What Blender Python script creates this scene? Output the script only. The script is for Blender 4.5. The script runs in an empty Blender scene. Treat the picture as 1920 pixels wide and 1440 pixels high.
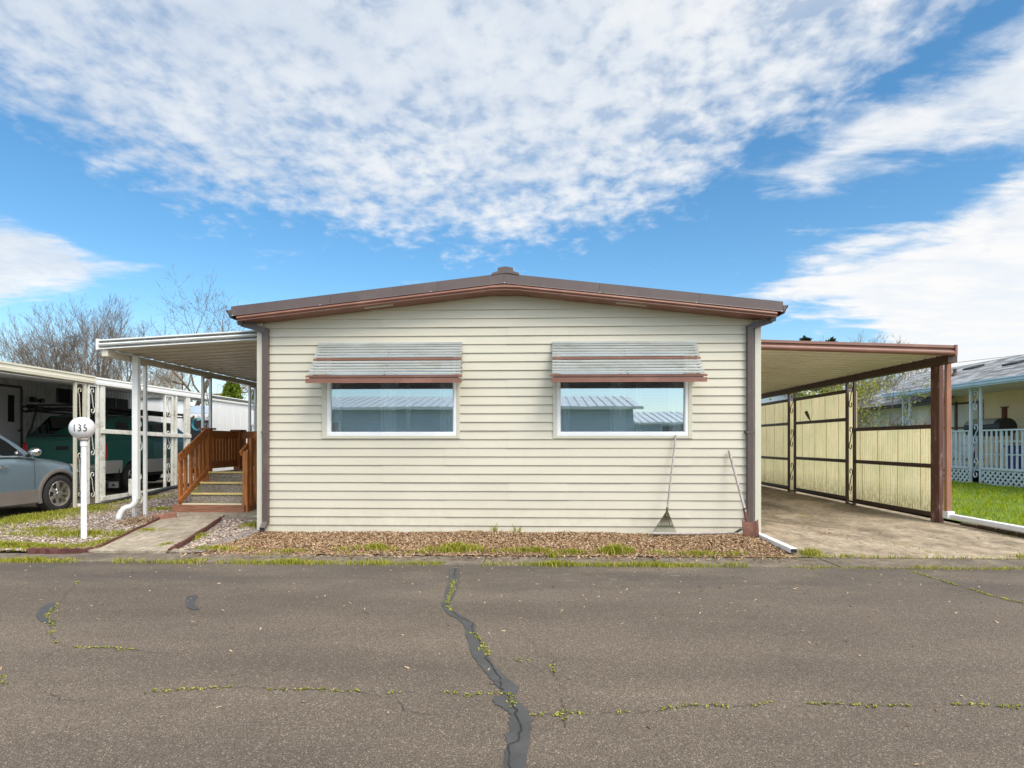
import bpy, math, random
import numpy as np
from mathutils import Vector, Matrix
random.seed(7); RNG = np.random.default_rng(11)
scene = bpy.context.scene
COL = scene.collection
R = math.radians

# ---------------------------------------------------------------- mesh helpers
class MB:
    """collects polygons; build() links them as ONE mesh object"""
    def __init__(s): s.v = []; s.f = []; s.m = []
    def poly(s, pts, m=0):
        i = len(s.v); s.v.extend([tuple(p) for p in pts]); s.f.append(tuple(range(i, i+len(pts)))); s.m.append(m)
    def box(s, x0, x1, y0, y1, z0, z1, m=0, M=None):
        i = len(s.v)
        p = [(x0,y0,z0),(x1,y0,z0),(x1,y1,z0),(x0,y1,z0),(x0,y0,z1),(x1,y0,z1),(x1,y1,z1),(x0,y1,z1)]
        if M is not None: p = [tuple(M @ Vector(q)) for q in p]
        s.v += p
        for f in ((0,3,2,1),(4,5,6,7),(0,1,5,4),(1,2,6,5),(2,3,7,6),(3,0,4,7)):
            s.f.append(tuple(i+k for k in f)); s.m.append(m)
    def bar(s, a, b, w, h, up=(0,0,1), m=0):
        """rectangular bar from a to b, w across, h along 'up'"""
        a = Vector(a); b = Vector(b); d = (b-a); L = d.length; d.normalize()
        u = Vector(up); u = (u - d*u.dot(d)).normalized(); r = d.cross(u)
        M = Matrix((( r.x, d.x, u.x, a.x),( r.y, d.y, u.y, a.y),( r.z, d.z, u.z, a.z),(0,0,0,1)))
        s.box(-w/2, w/2, 0, L, -h/2, h/2, m, M)
    def tube(s, pts, r, n=8, m=0, cap=True):
        pts = [Vector(p) for p in pts]; k = len(pts)
        rs = r if isinstance(r, (list, tuple)) else [r]*k
        rings = []; ref = None
        for j, p in enumerate(pts):
            d = (pts[min(j+1,k-1)] - pts[max(j-1,0)])
            if d.length < 1e-9: d = Vector((0,0,1))
            d.normalize()
            if ref is None: ref = Vector((1,0,0)) if abs(d.x) < .8 else Vector((0,1,0))
            u = ref - d*ref.dot(d)
            if u.length < 1e-4: u = d.orthogonal()
            u.normalize(); ref = u; w = d.cross(u)
            i = len(s.v)
            for q in range(n):
                t = 2*math.pi*q/n
                s.v.append(tuple(p + (u*math.cos(t) + w*math.sin(t))*rs[j]))
            rings.append(i)
        for a, b in zip(rings, rings[1:]):
            for q in range(n):
                s.f.append((a+q, a+(q+1)%n, b+(q+1)%n, b+q)); s.m.append(m)
        if cap and n > 3:
            s.f.append(tuple(rings[0]+q for q in reversed(range(n)))); s.m.append(m)
            s.f.append(tuple(rings[-1]+q for q in range(n))); s.m.append(m)
    def lathe(s, prof, n=24, c=(0,0,0), axis='z', m=0):
        i0 = len(s.v); c = Vector(c)
        for r, h in prof:
            for q in range(n):
                t = 2*math.pi*q/n; a = r*math.cos(t); b = r*math.sin(t)
                p = (a,b,h) if axis == 'z' else ((h,a,b) if axis == 'x' else (b,h,a))
                s.v.append(tuple(c+Vector(p)))
        for j in range(len(prof)-1):
            for q in range(n):
                s.f.append((i0+j*n+q, i0+j*n+(q+1)%n, i0+(j+1)*n+(q+1)%n, i0+(j+1)*n+q)); s.m.append(m)
    def sweep(s, prof, path, m=0, closed=True, caps=True, ms=None):
        """profile offsets (3-D vectors) carried unrotated along a path"""
        n = len(prof); i0 = len(s.v)
        for p in path:
            for o in prof: s.v.append((p[0]+o[0], p[1]+o[1], p[2]+o[2]))
        for j in range(len(path)-1):
            for q in range(n if closed else n-1):
                a = i0+j*n+q; b = i0+j*n+(q+1)%n
                s.f.append((a, b, b+n, a+n)); s.m.append(ms[q] if ms else m)
        if closed and caps:
            s.f.append(tuple(i0+q for q in reversed(range(n)))); s.m.append(m)
            s.f.append(tuple(i0+(len(path)-1)*n+q for q in range(n))); s.m.append(m)
    def grid(s, P, m=0):
        """P[i][j] points"""
        i0 = len(s.v); a = len(P); b = len(P[0])
        for row in P: s.v.extend([tuple(p) for p in row])
        for i in range(a-1):
            for j in range(b-1):
                q = i0+i*b+j; s.f.append((q, q+1, q+b+1, q+b)); s.m.append(m)
    def build(s, name, mats, parent=None, smooth=False, bevel=0, angle=35, solid=0):
        me = bpy.data.meshes.new(name); me.from_pydata(s.v, [], s.f)
        mats = mats if isinstance(mats, (list, tuple)) else [mats]
        for k in mats: me.materials.append(k)
        if len(mats) > 1: me.polygons.foreach_set('material_index', s.m)
        return finish(name, me, parent, smooth, bevel, angle, solid)

def finish(name, me, parent, smooth=False, bevel=0, angle=35, solid=0):
    me.update()
    o = bpy.data.objects.new(name, me); COL.objects.link(o)
    if smooth:
        me.polygons.foreach_set('use_smooth', [True]*len(me.polygons))
        if angle: me.set_sharp_from_angle(angle=R(angle))
    if parent is not None: attach(o, parent)
    if solid:
        md = o.modifiers.new('solid', 'SOLIDIFY'); md.thickness = solid; md.offset = 0
    if bevel:
        md = o.modifiers.new('bevel', 'BEVEL'); md.width = bevel; md.segments = 2; md.limit_method = 'ANGLE'; md.angle_limit = R(40)
    return o

def attach(o, parent):
    o.parent = parent
    W = Matrix.Identity(4); p = parent
    if p.type == 'EMPTY' and not p.get('localspace'):
        W = Matrix.Translation(p.location)
        o.matrix_parent_inverse = W.inverted()

def np_mesh(name, V, F, mat, parent=None, smooth=False):
    V = np.asarray(V, np.float32).reshape(-1, 3); F = np.asarray(F, np.int32)
    me = bpy.data.meshes.new(name); n, k = F.shape
    me.vertices.add(len(V)); me.vertices.foreach_set('co', V.ravel())
    me.loops.add(n*k); me.loops.foreach_set('vertex_index', F.ravel())
    me.polygons.add(n); me.polygons.foreach_set('loop_start', np.arange(0, n*k, k, dtype=np.int32))
    me.polygons.foreach_set('loop_total', np.full(n, k, np.int32))
    me.materials.append(mat); me.validate()
    return finish(name, me, parent, smooth, 0, 0)

def tag(o, label=None, cat=None, group=None, kind=None):
    if label: o['label'] = label
    if cat: o['category'] = cat
    if group: o['group'] = group
    if kind: o['kind'] = kind
    return o
def thing(name, loc, label, cat, group=None, rotz=0, local=False):
    o = bpy.data.objects.new(name, None); COL.objects.link(o); o.location = loc; o.rotation_euler = (0,0,rotz)
    o.empty_display_size = .2
    if local: o['localspace'] = True
    return tag(o, label, cat, group)

# ---------------------------------------------------------------- materials
def nd(nt, t, **kw):
    n = nt.nodes.new(t)
    for k, v in kw.items():
        if k == 'in_':
            for a, b in v.items(): n.inputs[a].default_value = b
        else: setattr(n, k, v)
    return n
def c4(c): return (c[0], c[1], c[2], 1.0)
def math_(nt, op, a, b=None, clamp=False):
    n = nd(nt, 'ShaderNodeMath', operation=op, use_clamp=clamp)
    for i, x in enumerate((a, b)):
        if x is None: continue
        if isinstance(x, (int, float)): n.inputs[i].default_value = x
        else: nt.links.new(x, n.inputs[i])
    return n.outputs[0]
def mix_(nt, fac, a, b, mode='MIX'):
    n = nd(nt, 'ShaderNodeMix', data_type='RGBA', blend_type=mode)
    for i, x in ((0, fac), (6, a), (7, b)):
        if hasattr(x, 'is_linked') or isinstance(x, bpy.types.NodeSocket): nt.links.new(x, n.inputs[i])
        else: n.inputs[i].default_value = x if i == 0 else c4(x)
    return n.outputs[2]
def ramp_(nt, fac, stops, interp='LINEAR'):
    n = nd(nt, 'ShaderNodeValToRGB'); r = n.color_ramp; r.interpolation = interp
    while len(r.elements) < len(stops): r.elements.new(.5)
    for e, (p, c) in zip(r.elements, stops): e.position = p; e.color = c4(c) if not isinstance(c, (int, float)) else (c, c, c, 1)
    nt.links.new(fac, n.inputs[0]); return n.outputs[0]
def coord_(nt, scale=(1,1,1), rot=(0,0,0), kind='Object'):
    t = nd(nt, 'ShaderNodeTexCoord'); m = nd(nt, 'ShaderNodeMapping')
    m.inputs['Scale'].default_value = scale; m.inputs['Rotation'].default_value = rot
    nt.links.new(t.outputs[kind], m.inputs[0]); return m.outputs[0]
def noise_(nt, vec, scale, detail=4, rough=.55, dist=0):
    n = nd(nt, 'ShaderNodeTexNoise', in_={'Scale': scale, 'Detail': detail, 'Roughness': rough, 'Distortion': dist})
    nt.links.new(vec, n.inputs['Vector']); return n.outputs['Fac']
def bump_(nt, h, strength=.3, dist=.01):
    n = nd(nt, 'ShaderNodeBump', in_={'Strength': strength, 'Distance': dist}); nt.links.new(h, n.inputs['Height']); return n.outputs[0]
def newmat(name):
    m = bpy.data.materials.new(name); m.use_nodes = True; nt = m.node_tree
    return m, nt, nt.nodes['Principled BSDF']
def paint(name, col, rough=.5, metal=0, var=.12, scale=3, stretch=(1,1,1), bump=0, bscale=60, dirt=None, dirt_amt=.3, dscale=2.5, coat=0, spec=.5, island=0):
    """plain surface with uneven tone, optional dirt blotches and grain"""
    m, nt, b = newmat(name)
    v = coord_(nt, stretch); n = noise_(nt, v, scale, 5)
    lo = [max(0, x*(1-var)) for x in col]; hi = [min(1, x*(1+var)) for x in col]
    c = ramp_(nt, n, [(.3, lo), (.7, hi)])
    if island:
        g = nd(nt, 'ShaderNodeNewGeometry'); f = ramp_(nt, g.outputs['Random Per Island'], [(0, 1-island), (1, 1+island)])
        c = mix_(nt, 1.0, c, f, 'MULTIPLY')
    if dirt:
        d = noise_(nt, v, dscale, 8, .68); f = ramp_(nt, d, [(.52, 0.0), (.72, 1.0)])
        c = mix_(nt, math_(nt, 'MULTIPLY', f, dirt_amt), c, dirt)
    nt.links.new(c, b.inputs['Base Color'])
    b.inputs['Roughness'].default_value = rough; b.inputs['Metallic'].default_value = metal
    b.inputs['Specular IOR Level'].default_value = spec
    if coat: b.inputs['Coat Weight'].default_value = coat; b.inputs['Coat Roughness'].default_value = .04
    if bump:
        nt.links.new(bump_(nt, noise_(nt, v, bscale, 4), bump, .004), b.inputs['Normal'])
    return m
def speckle(name, stops, scale, rough=.9, bump=.5, big=None, warp=0):
    """random colour per cell (chips, aggregate)"""
    m, nt, b = newmat(name); v = coord_(nt)
    vo = nd(nt, 'ShaderNodeTexVoronoi', in_={'Scale': scale}); nt.links.new(v, vo.inputs['Vector'])
    s = nd(nt, 'ShaderNodeSeparateColor'); nt.links.new(vo.outputs['Color'], s.inputs[0])
    c = ramp_(nt, s.outputs[0], stops)
    f = ramp_(nt, noise_(nt, v, 1.2, 6), [(.3, .75), (.7, 1.15)]); c = mix_(nt, 1.0, c, f, 'MULTIPLY')
    nt.links.new(c, b.inputs['Base Color']); b.inputs['Roughness'].default_value = rough
    nt.links.new(bump_(nt, vo.outputs['Distance'], bump, .01), b.inputs['Normal'])
    return m
def island(name, stops, rough=.85, trans=0, var=.15, scale=30):
    """colour varies from one loose piece to the next"""
    m, nt, b = newmat(name); g = nd(nt, 'ShaderNodeNewGeometry')
    c = ramp_(nt, g.outputs['Random Per Island'], stops)
    f = ramp_(nt, noise_(nt, coord_(nt), scale, 3), [(.3, 1-var), (.7, 1+var)]); c = mix_(nt, 1.0, c, f, 'MULTIPLY')
    nt.links.new(c, b.inputs['Base Color']); b.inputs['Roughness'].default_value = rough
    b.inputs['Specular IOR Level'].default_value = .25
    if trans:
        t = nd(nt, 'ShaderNodeBsdfTranslucent'); nt.links.new(c, t.inputs[0])
        mx = nd(nt, 'ShaderNodeMixShader', in_={0: trans}); out = nt.nodes['Material Output']
        nt.links.new(b.outputs[0], mx.inputs[1]); nt.links.new(t.outputs[0], mx.inputs[2]); nt.links.new(mx.outputs[0], out.inputs[0])
    return m

M = {}
def siding_mat(name, col):
    m, nt, b = newmat(name); v = coord_(nt)
    g = nd(nt, 'ShaderNodeNewGeometry')
    c = mix_(nt, 1.0, col, ramp_(nt, g.outputs['Random Per Island'], [(0, .965), (1, 1.02)]), 'MULTIPLY')
    n1 = noise_(nt, coord_(nt, (.5,1,1.2)), 1.6, 6, .6)
    c = mix_(nt, 1.0, c, ramp_(nt, n1, [(.3, .93), (.7, 1.03)]), 'MULTIPLY')
    st = noise_(nt, coord_(nt, (9,1,.5)), 1.5, 7, .65)
    c = mix_(nt, math_(nt, 'MULTIPLY', ramp_(nt, st, [(.55, 0.0), (.8, 1.0)]), .22), c, (.50,.44,.31))
    # splash soil low on the wall
    sp = nd(nt, 'ShaderNodeSeparateXYZ'); nt.links.new(v, sp.inputs[0])
    lowf = math_(nt, 'SUBTRACT', .55, sp.outputs[2], True)
    sn = ramp_(nt, noise_(nt, v, 5, 8, .7), [(.42, 0.0), (.75, 1.0)])
    c = mix_(nt, math_(nt, 'MULTIPLY', math_(nt, 'MULTIPLY', lowf, sn), 1.1, True), c, (.40,.34,.22))
    nt.links.new(c, b.inputs['Base Color']); b.inputs['Roughness'].default_value = .48; b.inputs['Specular IOR Level'].default_value = .35
    nt.links.new(bump_(nt, noise_(nt, coord_(nt, (1.2,1,30)), 6, 4), .12, .003), b.inputs['Normal'])
    return m
M['siding'] = siding_mat('cream_siding', (.565,.52,.412))
M['siding_tan'] = siding_mat('tan_siding', (.84,.68,.42))
M['siding_white'] = siding_mat('pale_siding', (.84,.84,.79))
M['trim_cream'] = paint('cream_trim', (.54,.51,.405), .45, var=.05, dirt=(.42,.37,.26), dirt_amt=.25, dscale=3)
M['brown'] = paint('brown_metal', (.105,.074,.066), .42, var=.10, scale=2, dirt=(.22,.17,.14), dirt_amt=.25)
M['brown_dark'] = paint('dark_brown_metal', (.062,.030,.022), .5, var=.2, scale=3, dirt=(.17,.10,.08), dirt_amt=.3, dscale=6)
M['redbrown'] = paint('red_brown_metal', (.20,.088,.058), .42, var=.10, scale=2.5, dirt=(.38,.22,.17), dirt_amt=.3)
M['pinkbrown'] = paint('faded_brown_metal', (.38,.17,.105), .5, var=.12, scale=3, dirt=(.45,.28,.2), dirt_amt=.3)
M['postbrown'] = paint('worn_brown_paint', (.115,.045,.030), .5, var=.18, scale=5, stretch=(1,1,.3), dirt=(.42,.33,.27), dirt_amt=.75, dscale=9)
M['white'] = paint('white_enamel', (.72,.72,.69), .4, var=.04, dirt=(.45,.43,.36), dirt_amt=.25, dscale=3)
M['white_old'] = paint('flaking_white_paint', (.70,.69,.62), .7, var=.08, dirt=(.24,.20,.13), dirt_amt=.85, dscale=7, bump=.3, bscale=40)
M['vinyl'] = paint('white_vinyl', (.76,.76,.75), .35, var=.03)
M['dark_grey'] = paint('dark_grey_strip', (.12,.12,.11), .5, var=.15, dirt=(.45,.44,.40), dirt_amt=.4, dscale=9)
M['pan'] = paint('beige_roof_pan', (.72,.67,.54), .5, var=.07, scale=1.2, dirt=(.36,.31,.20), dirt_amt=.35, dscale=1.4)
M['pan_grey'] = paint('grey_beige_roof_pan', (.56,.51,.41), .5, var=.08, scale=1.2, dirt=(.30,.26,.19), dirt_amt=.4, dscale=1.4)
M['alu'] = paint('chalky_aluminium', (.40,.405,.38), .5, metal=.15, var=.12, scale=6, stretch=(.3,1,1), dirt=(.24,.23,.17), dirt_amt=.8, dscale=9)
M['blue'] = paint('pale_blue_paint', (.53,.63,.69), .5, var=.06, dirt=(.25,.28,.28), dirt_amt=.3)
M['blue_bright'] = paint('light_blue_gutter', (.50,.68,.95), .4, var=.06)
M['black'] = paint('black_metal', (.015,.015,.016), .45, var=.3)
M['dark'] = paint('dark_opening', (.012,.011,.010), .8, var=.3)
M['rubber'] = paint('tyre_rubber', (.022,.021,.020), .8, var=.25, scale=8)
M['chrome'] = paint('polished_alloy', (.72,.72,.71), .16, metal=1, var=.08)
M['rust'] = paint('rusty_steel', (.125,.048,.030), .75, metal=.2, var=.35, scale=9, dirt=(.30,.15,.09), dirt_amt=.6, dscale=14, bump=.3)
M['steelgreen'] = paint('worn_green_steel', (.10,.105,.06), .6, metal=.3, var=.3, scale=12)
M['handle'] = paint('grey_weathered_handle', (.36,.32,.29), .75, var=.25, scale=6, stretch=(6,6,.6), dirt=(.16,.09,.06), dirt_amt=.6, dscale=4)
M['edging'] = paint('dark_red_edging', (.085,.026,.020), .8, var=.25, scale=9, dirt=(.18,.10,.07), dirt_amt=.5, dscale=12, bump=.3)
M['brick'] = paint('broken_red_brick', (.24,.11,.075), .9, var=.3, scale=12, dirt=(.12,.10,.05), dirt_amt=.6, dscale=9, bump=.6)
M['carpet'] = speckle('speckled_step_carpet', [(0,(.13,.10,.07)),(.4,(.31,.25,.18)),(.75,(.44,.37,.28)),(1,(.58,.51,.41))], 110, .95, .8)
M['nosing'] = paint('yellow_nosing', (.72,.54,.20), .5, var=.12, dirt=(.4,.3,.15), dirt_amt=.4, dscale=10)
M['nosing_pale'] = paint('pale_nosing', (.74,.66,.44), .5, var=.1, dirt=(.4,.3,.15), dirt_amt=.4, dscale=10)
def wood(name, col, dark, stretch, rough=.6):
    m, nt, b = newmat(name); v = coord_(nt, stretch)
    n = noise_(nt, v, 3, 7, .65, .6); c = ramp_(nt, n, [(.3, dark), (.55, col), (.75, [min(1, x*1.35) for x in col])])
    g = nd(nt, 'ShaderNodeNewGeometry'); c = mix_(nt, 1.0, c, ramp_(nt, g.outputs['Random Per Island'], [(0, .72), (1, 1.2)]), 'MULTIPLY')
    k = ramp_(nt, noise_(nt, coord_(nt), 7, 2), [(.70, 0.0), (.74, 1.0)])
    c = mix_(nt, math_(nt, 'MULTIPLY', k, .7), c, [x*.35 for x in dark])
    nt.links.new(c, b.inputs['Base Color']); b.inputs['Roughness'].default_value = rough; b.inputs['Specular IOR Level'].default_value = .3
    nt.links.new(bump_(nt, n, .25, .004), b.inputs['Normal'])
    return m
M['wood'] = wood('stained_cedar', (.50,.185,.050), (.29,.095,.026), (14,14,1.2))
M['wood_rail'] = wood('stained_cedar_rail', (.47,.17,.047), (.28,.09,.025), (14,1.2,14))
M['wood_step'] = wood('worn_red_step_board', (.33,.15,.09), (.18,.075,.045), (1.2,10,14), .75)
def road_mat():
    m, nt, b = newmat('aged_asphalt'); v = coord_(nt)
    vo = nd(nt, 'ShaderNodeTexVoronoi', in_={'Scale': 290.0}); nt.links.new(v, vo.inputs['Vector'])
    s = nd(nt, 'ShaderNodeSeparateColor'); nt.links.new(vo.outputs['Color'], s.inputs[0])
    c = ramp_(nt, s.outputs[0], [(0,(.055,.041,.030)),(.30,(.098,.075,.055)),(.70,(.136,.105,.078)),(.88,(.188,.148,.112)),(.97,(.27,.22,.17)),(1,(.40,.34,.27))])
    vo2 = nd(nt, 'ShaderNodeTexVoronoi', in_={'Scale': 110.0}); nt.links.new(v, vo2.inputs['Vector'])
    s2 = nd(nt, 'ShaderNodeSeparateColor'); nt.links.new(vo2.outputs['Color'], s2.inputs[0])
    c = mix_(nt, ramp_(nt, s2.outputs[1], [(.965, 0.0), (.985, .6)]), c, (.32,.265,.205))
    fine = noise_(nt, v, 240, 3); c = mix_(nt, 1.0, c, ramp_(nt, fine, [(.3, .78), (.7, 1.18)]), 'MULTIPLY')
    big = noise_(nt, coord_(nt, (.45,1,1)), .9, 6, .6); c = mix_(nt, 1.0, c, ramp_(nt, big, [(.28, .74), (.72, 1.16)]), 'MULTIPLY')
    trk = noise_(nt, coord_(nt, (.10,1.5,1)), .8, 4, .55); c = mix_(nt, 1.0, c, ramp_(nt, trk, [(.35, .88), (.65, 1.10)]), 'MULTIPLY')
    spot = noise_(nt, v, 2.6, 3, .5); c = mix_(nt, ramp_(nt, spot, [(.70, 0.0), (.80, .35)]), c, (.045,.038,.032))
    # darker band and lichen-pale patches near the far edge
    sp = nd(nt, 'ShaderNodeSeparateXYZ'); nt.links.new(v, sp.inputs[0])
    band = math_(nt, 'MULTIPLY', math_(nt, 'SUBTRACT', sp.outputs[1], 4.7, True), 1.1, True)
    pn = noise_(nt, coord_(nt, (.6,1.5,1)), 1.3, 5); dk = math_(nt, 'MULTIPLY', band, ramp_(nt, pn, [(.38, 0.0), (.6, .55)]))
    c = mix_(nt, dk, c, (.062,.053,.045))
    ln = noise_(nt, coord_(nt, (1,2.4,1)), 4.5, 5, .6); lf = math_(nt, 'MULTIPLY', band, ramp_(nt, ln, [(.61, 0.0), (.66, .5)]))
    xr = math_(nt, 'MULTIPLY', math_(nt, 'ADD', sp.outputs[0], .8, True), math_(nt, 'SUBTRACT', 3.2, sp.outputs[0], True), True)
    c = mix_(nt, math_(nt, 'MULTIPLY', lf, xr), c, (.20,.185,.15))
    nt.links.new(c, b.inputs['Base Color']); b.inputs['Roughness'].default_value = .88; b.inputs['Specular IOR Level'].default_value = .3
    h = math_(nt, 'ADD', math_(nt, 'MULTIPLY', vo.outputs['Distance'], -1.0), math_(nt, 'MULTIPLY', fine, .5))
    nt.links.new(bump_(nt, h, .5, .005), b.inputs['Normal'])
    return m
M['road'] = road_mat()
def concrete(name, a, b_, stain, sc=1.0, amt=.6):
    m, nt, b = newmat(name); v = coord_(nt)
    n = noise_(nt, v, 2.2*sc, 9, .68); c = ramp_(nt, n, [(.30, a), (.70, b_)])
    s1 = noise_(nt, coord_(nt, (1,.5,1)), .9*sc, 9, .7, .4)
    c = mix_(nt, math_(nt, 'MULTIPLY', ramp_(nt, s1, [(.46, 0.0), (.62, 1.0)]), amt), c, stain)
    s2 = noise_(nt, v, 1.7*sc, 8, .7); c = mix_(nt, math_(nt, 'MULTIPLY', ramp_(nt, s2, [(.58, 0.0), (.72, 1.0)]), .5), c, (.40,.27,.14))
    f = noise_(nt, v, 150, 3); c = mix_(nt, 1.0, c, ramp_(nt, f, [(.3, .66), (.7, 1.28)]), 'MULTIPLY')
    c = mix_(nt, 1.0, c, ramp_(nt, noise_(nt, coord_(nt, (1,.45,1)), 17, 8, .72), [(.36, .66), (.62, 1.18)]), 'MULTIPLY')
    nt.links.new(c, b.inputs['Base Color']); b.inputs['Roughness'].default_value = .9; b.inputs['Specular IOR Level'].default_value = .25
    nt.links.new(bump_(nt, math_(nt, 'ADD', f, n), .35, .006), b.inputs['Normal'])
    return m
M['drive'] = concrete('stained_concrete', (.22,.172,.115), (.46,.37,.26), (.125,.092,.058), 1.25, .7)
M['path'] = concrete('pale_concrete', (.27,.22,.16), (.45,.38,.285), (.17,.135,.095), 2.2, .55)
M['kerb'] = concrete('dirty_gutter_concrete', (.115,.092,.068), (.22,.178,.13), (.08,.064,.047), 1.8, .5)
M['soil'] = speckle('soil', [(0,(.03,.022,.014)),(.5,(.085,.060,.038)),(1,(.16,.115,.075))], 60, .95, .6)
M['mulchbed'] = speckle('mulch_ground', [(0,(.05,.028,.014)),(.35,(.15,.085,.045)),(.7,(.30,.17,.085)),(1,(.42,.30,.19))], 45, .95, .8)
M['barkbed'] = speckle('bark_ground', [(0,(.07,.05,.04)),(.35,(.18,.135,.11)),(.7,(.30,.24,.20)),(1,(.44,.38,.33))], 42, .95, .8)
M['turf'] = speckle('turf_ground', [(0,(.05,.08,.010)),(.5,(.10,.16,.015)),(1,(.16,.22,.03))], 50, .95, .6)
M['field'] = paint('meadow_ground', (.075,.095,.03), .95, var=.4, scale=.4)
M['seal'] = paint('bitumen_sealer', (.050,.049,.048), .62, var=.16, scale=7, dirt=(.080,.074,.067), dirt_amt=.6, dscale=6, bump=.35, bscale=120)
M['crack'] = paint('crack_dark', (.028,.023,.018), .95, var=.3)
M['chip'] = island('mulch_chips', [(0,(.045,.025,.012)),(.2,(.15,.085,.042)),(.48,(.30,.18,.09)),(.72,(.43,.285,.16)),(.90,(.55,.42,.28)),(1,(.25,.09,.035))])
M['bark'] = island('bark_nuggets', [(0,(.13,.09,.065)),(.3,(.30,.225,.175)),(.6,(.46,.375,.305)),(.85,(.60,.52,.44)),(1,(.28,.16,.10))])
M['leaf_litter'] = island('dry_leaves', [(0,(.13,.075,.04)),(.5,(.33,.22,.13)),(1,(.50,.38,.25))])
M['grass'] = island('grass_blades', [(0,(.15,.19,.006)),(.4,(.26,.29,.022)),(.75,(.40,.37,.05)),(.92,(.50,.41,.09)),(1,(.56,.44,.18))], .6, .35)
M['lawn'] = island('lawn_blades', [(0,(.13,.23,.002)),(.5,(.27,.37,.003)),(.85,(.38,.43,.006)),(1,(.48,.43,.04))], .55, .4)
M['bark_tree'] = paint('grey_brown_bark', (.17,.125,.085), .9, var=.35, scale=2.5, stretch=(3,3,.5), bump=.5, bscale=12)
M['moss'] = island('crack_moss', [(0,(.10,.12,.010)),(.5,(.22,.23,.025)),(.9,(.34,.31,.06)),(1,(.36,.29,.12))], .8)
M['twig'] = paint('brown_twigs', (.15,.115,.09), .9, var=.3, scale=.6)
M['twig_pale'] = paint('pale_twigs', (.27,.21,.145), .9, var=.3, scale=.6)
M['conifer'] = island('gold_green_sprays', [(0,(.055,.10,.010)),(.5,(.14,.20,.018)),(1,(.29,.32,.035))], .7, .25)
M['pine'] = island('dark_needles', [(0,(.015,.03,.012)),(1,(.045,.07,.025))], .8, .1)
M['leafy'] = island('young_leaves', [(0,(.13,.17,.02)),(.5,(.27,.31,.035)),(.85,(.42,.42,.07)),(1,(.30,.17,.09))], .6, .4)
M['yucca'] = island('spiky_leaves', [(0,(.06,.07,.04)),(1,(.18,.19,.11))], .6, .2)
def glass_mat(name, refl=.48, tint=(.80,.93,1.0)):
    m, nt, b = newmat(name); nt.nodes.remove(b); out = nt.nodes['Material Output']
    g = nd(nt, 'ShaderNodeBsdfGlossy', in_={'Roughness': .012}); g.inputs['Color'].default_value = c4(tint)
    nt.links.new(bump_(nt, noise_(nt, coord_(nt), 1.3, 2), .012, .05), g.inputs['Normal'])
    t = nd(nt, 'ShaderNodeBsdfTransparent'); t.inputs[0].default_value = (.92,.95,.97,1)
    fr = nd(nt, 'ShaderNodeFresnel', in_={'IOR': 1.5}); f = math_(nt, 'ADD', fr.outputs[0], refl-.04, True)
    mx = nd(nt, 'ShaderNodeMixShader'); nt.links.new(f, mx.inputs[0]); nt.links.new(t.outputs[0], mx.inputs[1]); nt.links.new(g.outputs[0], mx.inputs[2])
    nt.links.new(mx.outputs[0], out.inputs[0]); return m
M['glass'] = glass_mat('window_glass')
M['carglass'] = paint('tinted_car_glass', (.010,.013,.015), .03, var=.1, spec=.9, coat=.6)
def carpaint(name, col):
    m, nt, b = newmat(name)
    n = noise_(nt, coord_(nt), 900, 2); c = ramp_(nt, n, [(.3, [x*.85 for x in col]), (.7, [x*1.15 for x in col])])
    nt.links.new(c, b.inputs['Base Color']); b.inputs['Metallic'].default_value = .35; b.inputs['Roughness'].default_value = .32
    b.inputs['Coat Weight'].default_value = 1; b.inputs['Coat Roughness'].default_value = .03
    return m
M['suv'] = carpaint('steel_blue_car_paint', (.17,.235,.275))
M['truck'] = carpaint('deep_green_car_paint', (.007,.135,.105))
M['silver'] = carpaint('silver_car_paint', (.50,.49,.46))
M['clad'] = paint('grey_brown_cladding', (.20,.175,.155), .5, metal=.2, var=.08)
M['red_lens'] = paint('red_tail_lens', (.50,.012,.012), .12, var=.2, coat=.8)
M['clear_lens'] = paint('clear_lens', (.70,.66,.56), .12, var=.15, coat=.8)
M['globe'] = paint('opal_globe', (.86,.85,.85), .25, var=.02)
m_, nt_, b_ = newmat('opal_globe_glass'); b_.inputs['Base Color'].default_value = (.66,.65,.66,1); b_.inputs['Roughness'].default_value = .28
b_.inputs['Subsurface Weight'].default_value = .0; M['globe'] = m_
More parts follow.
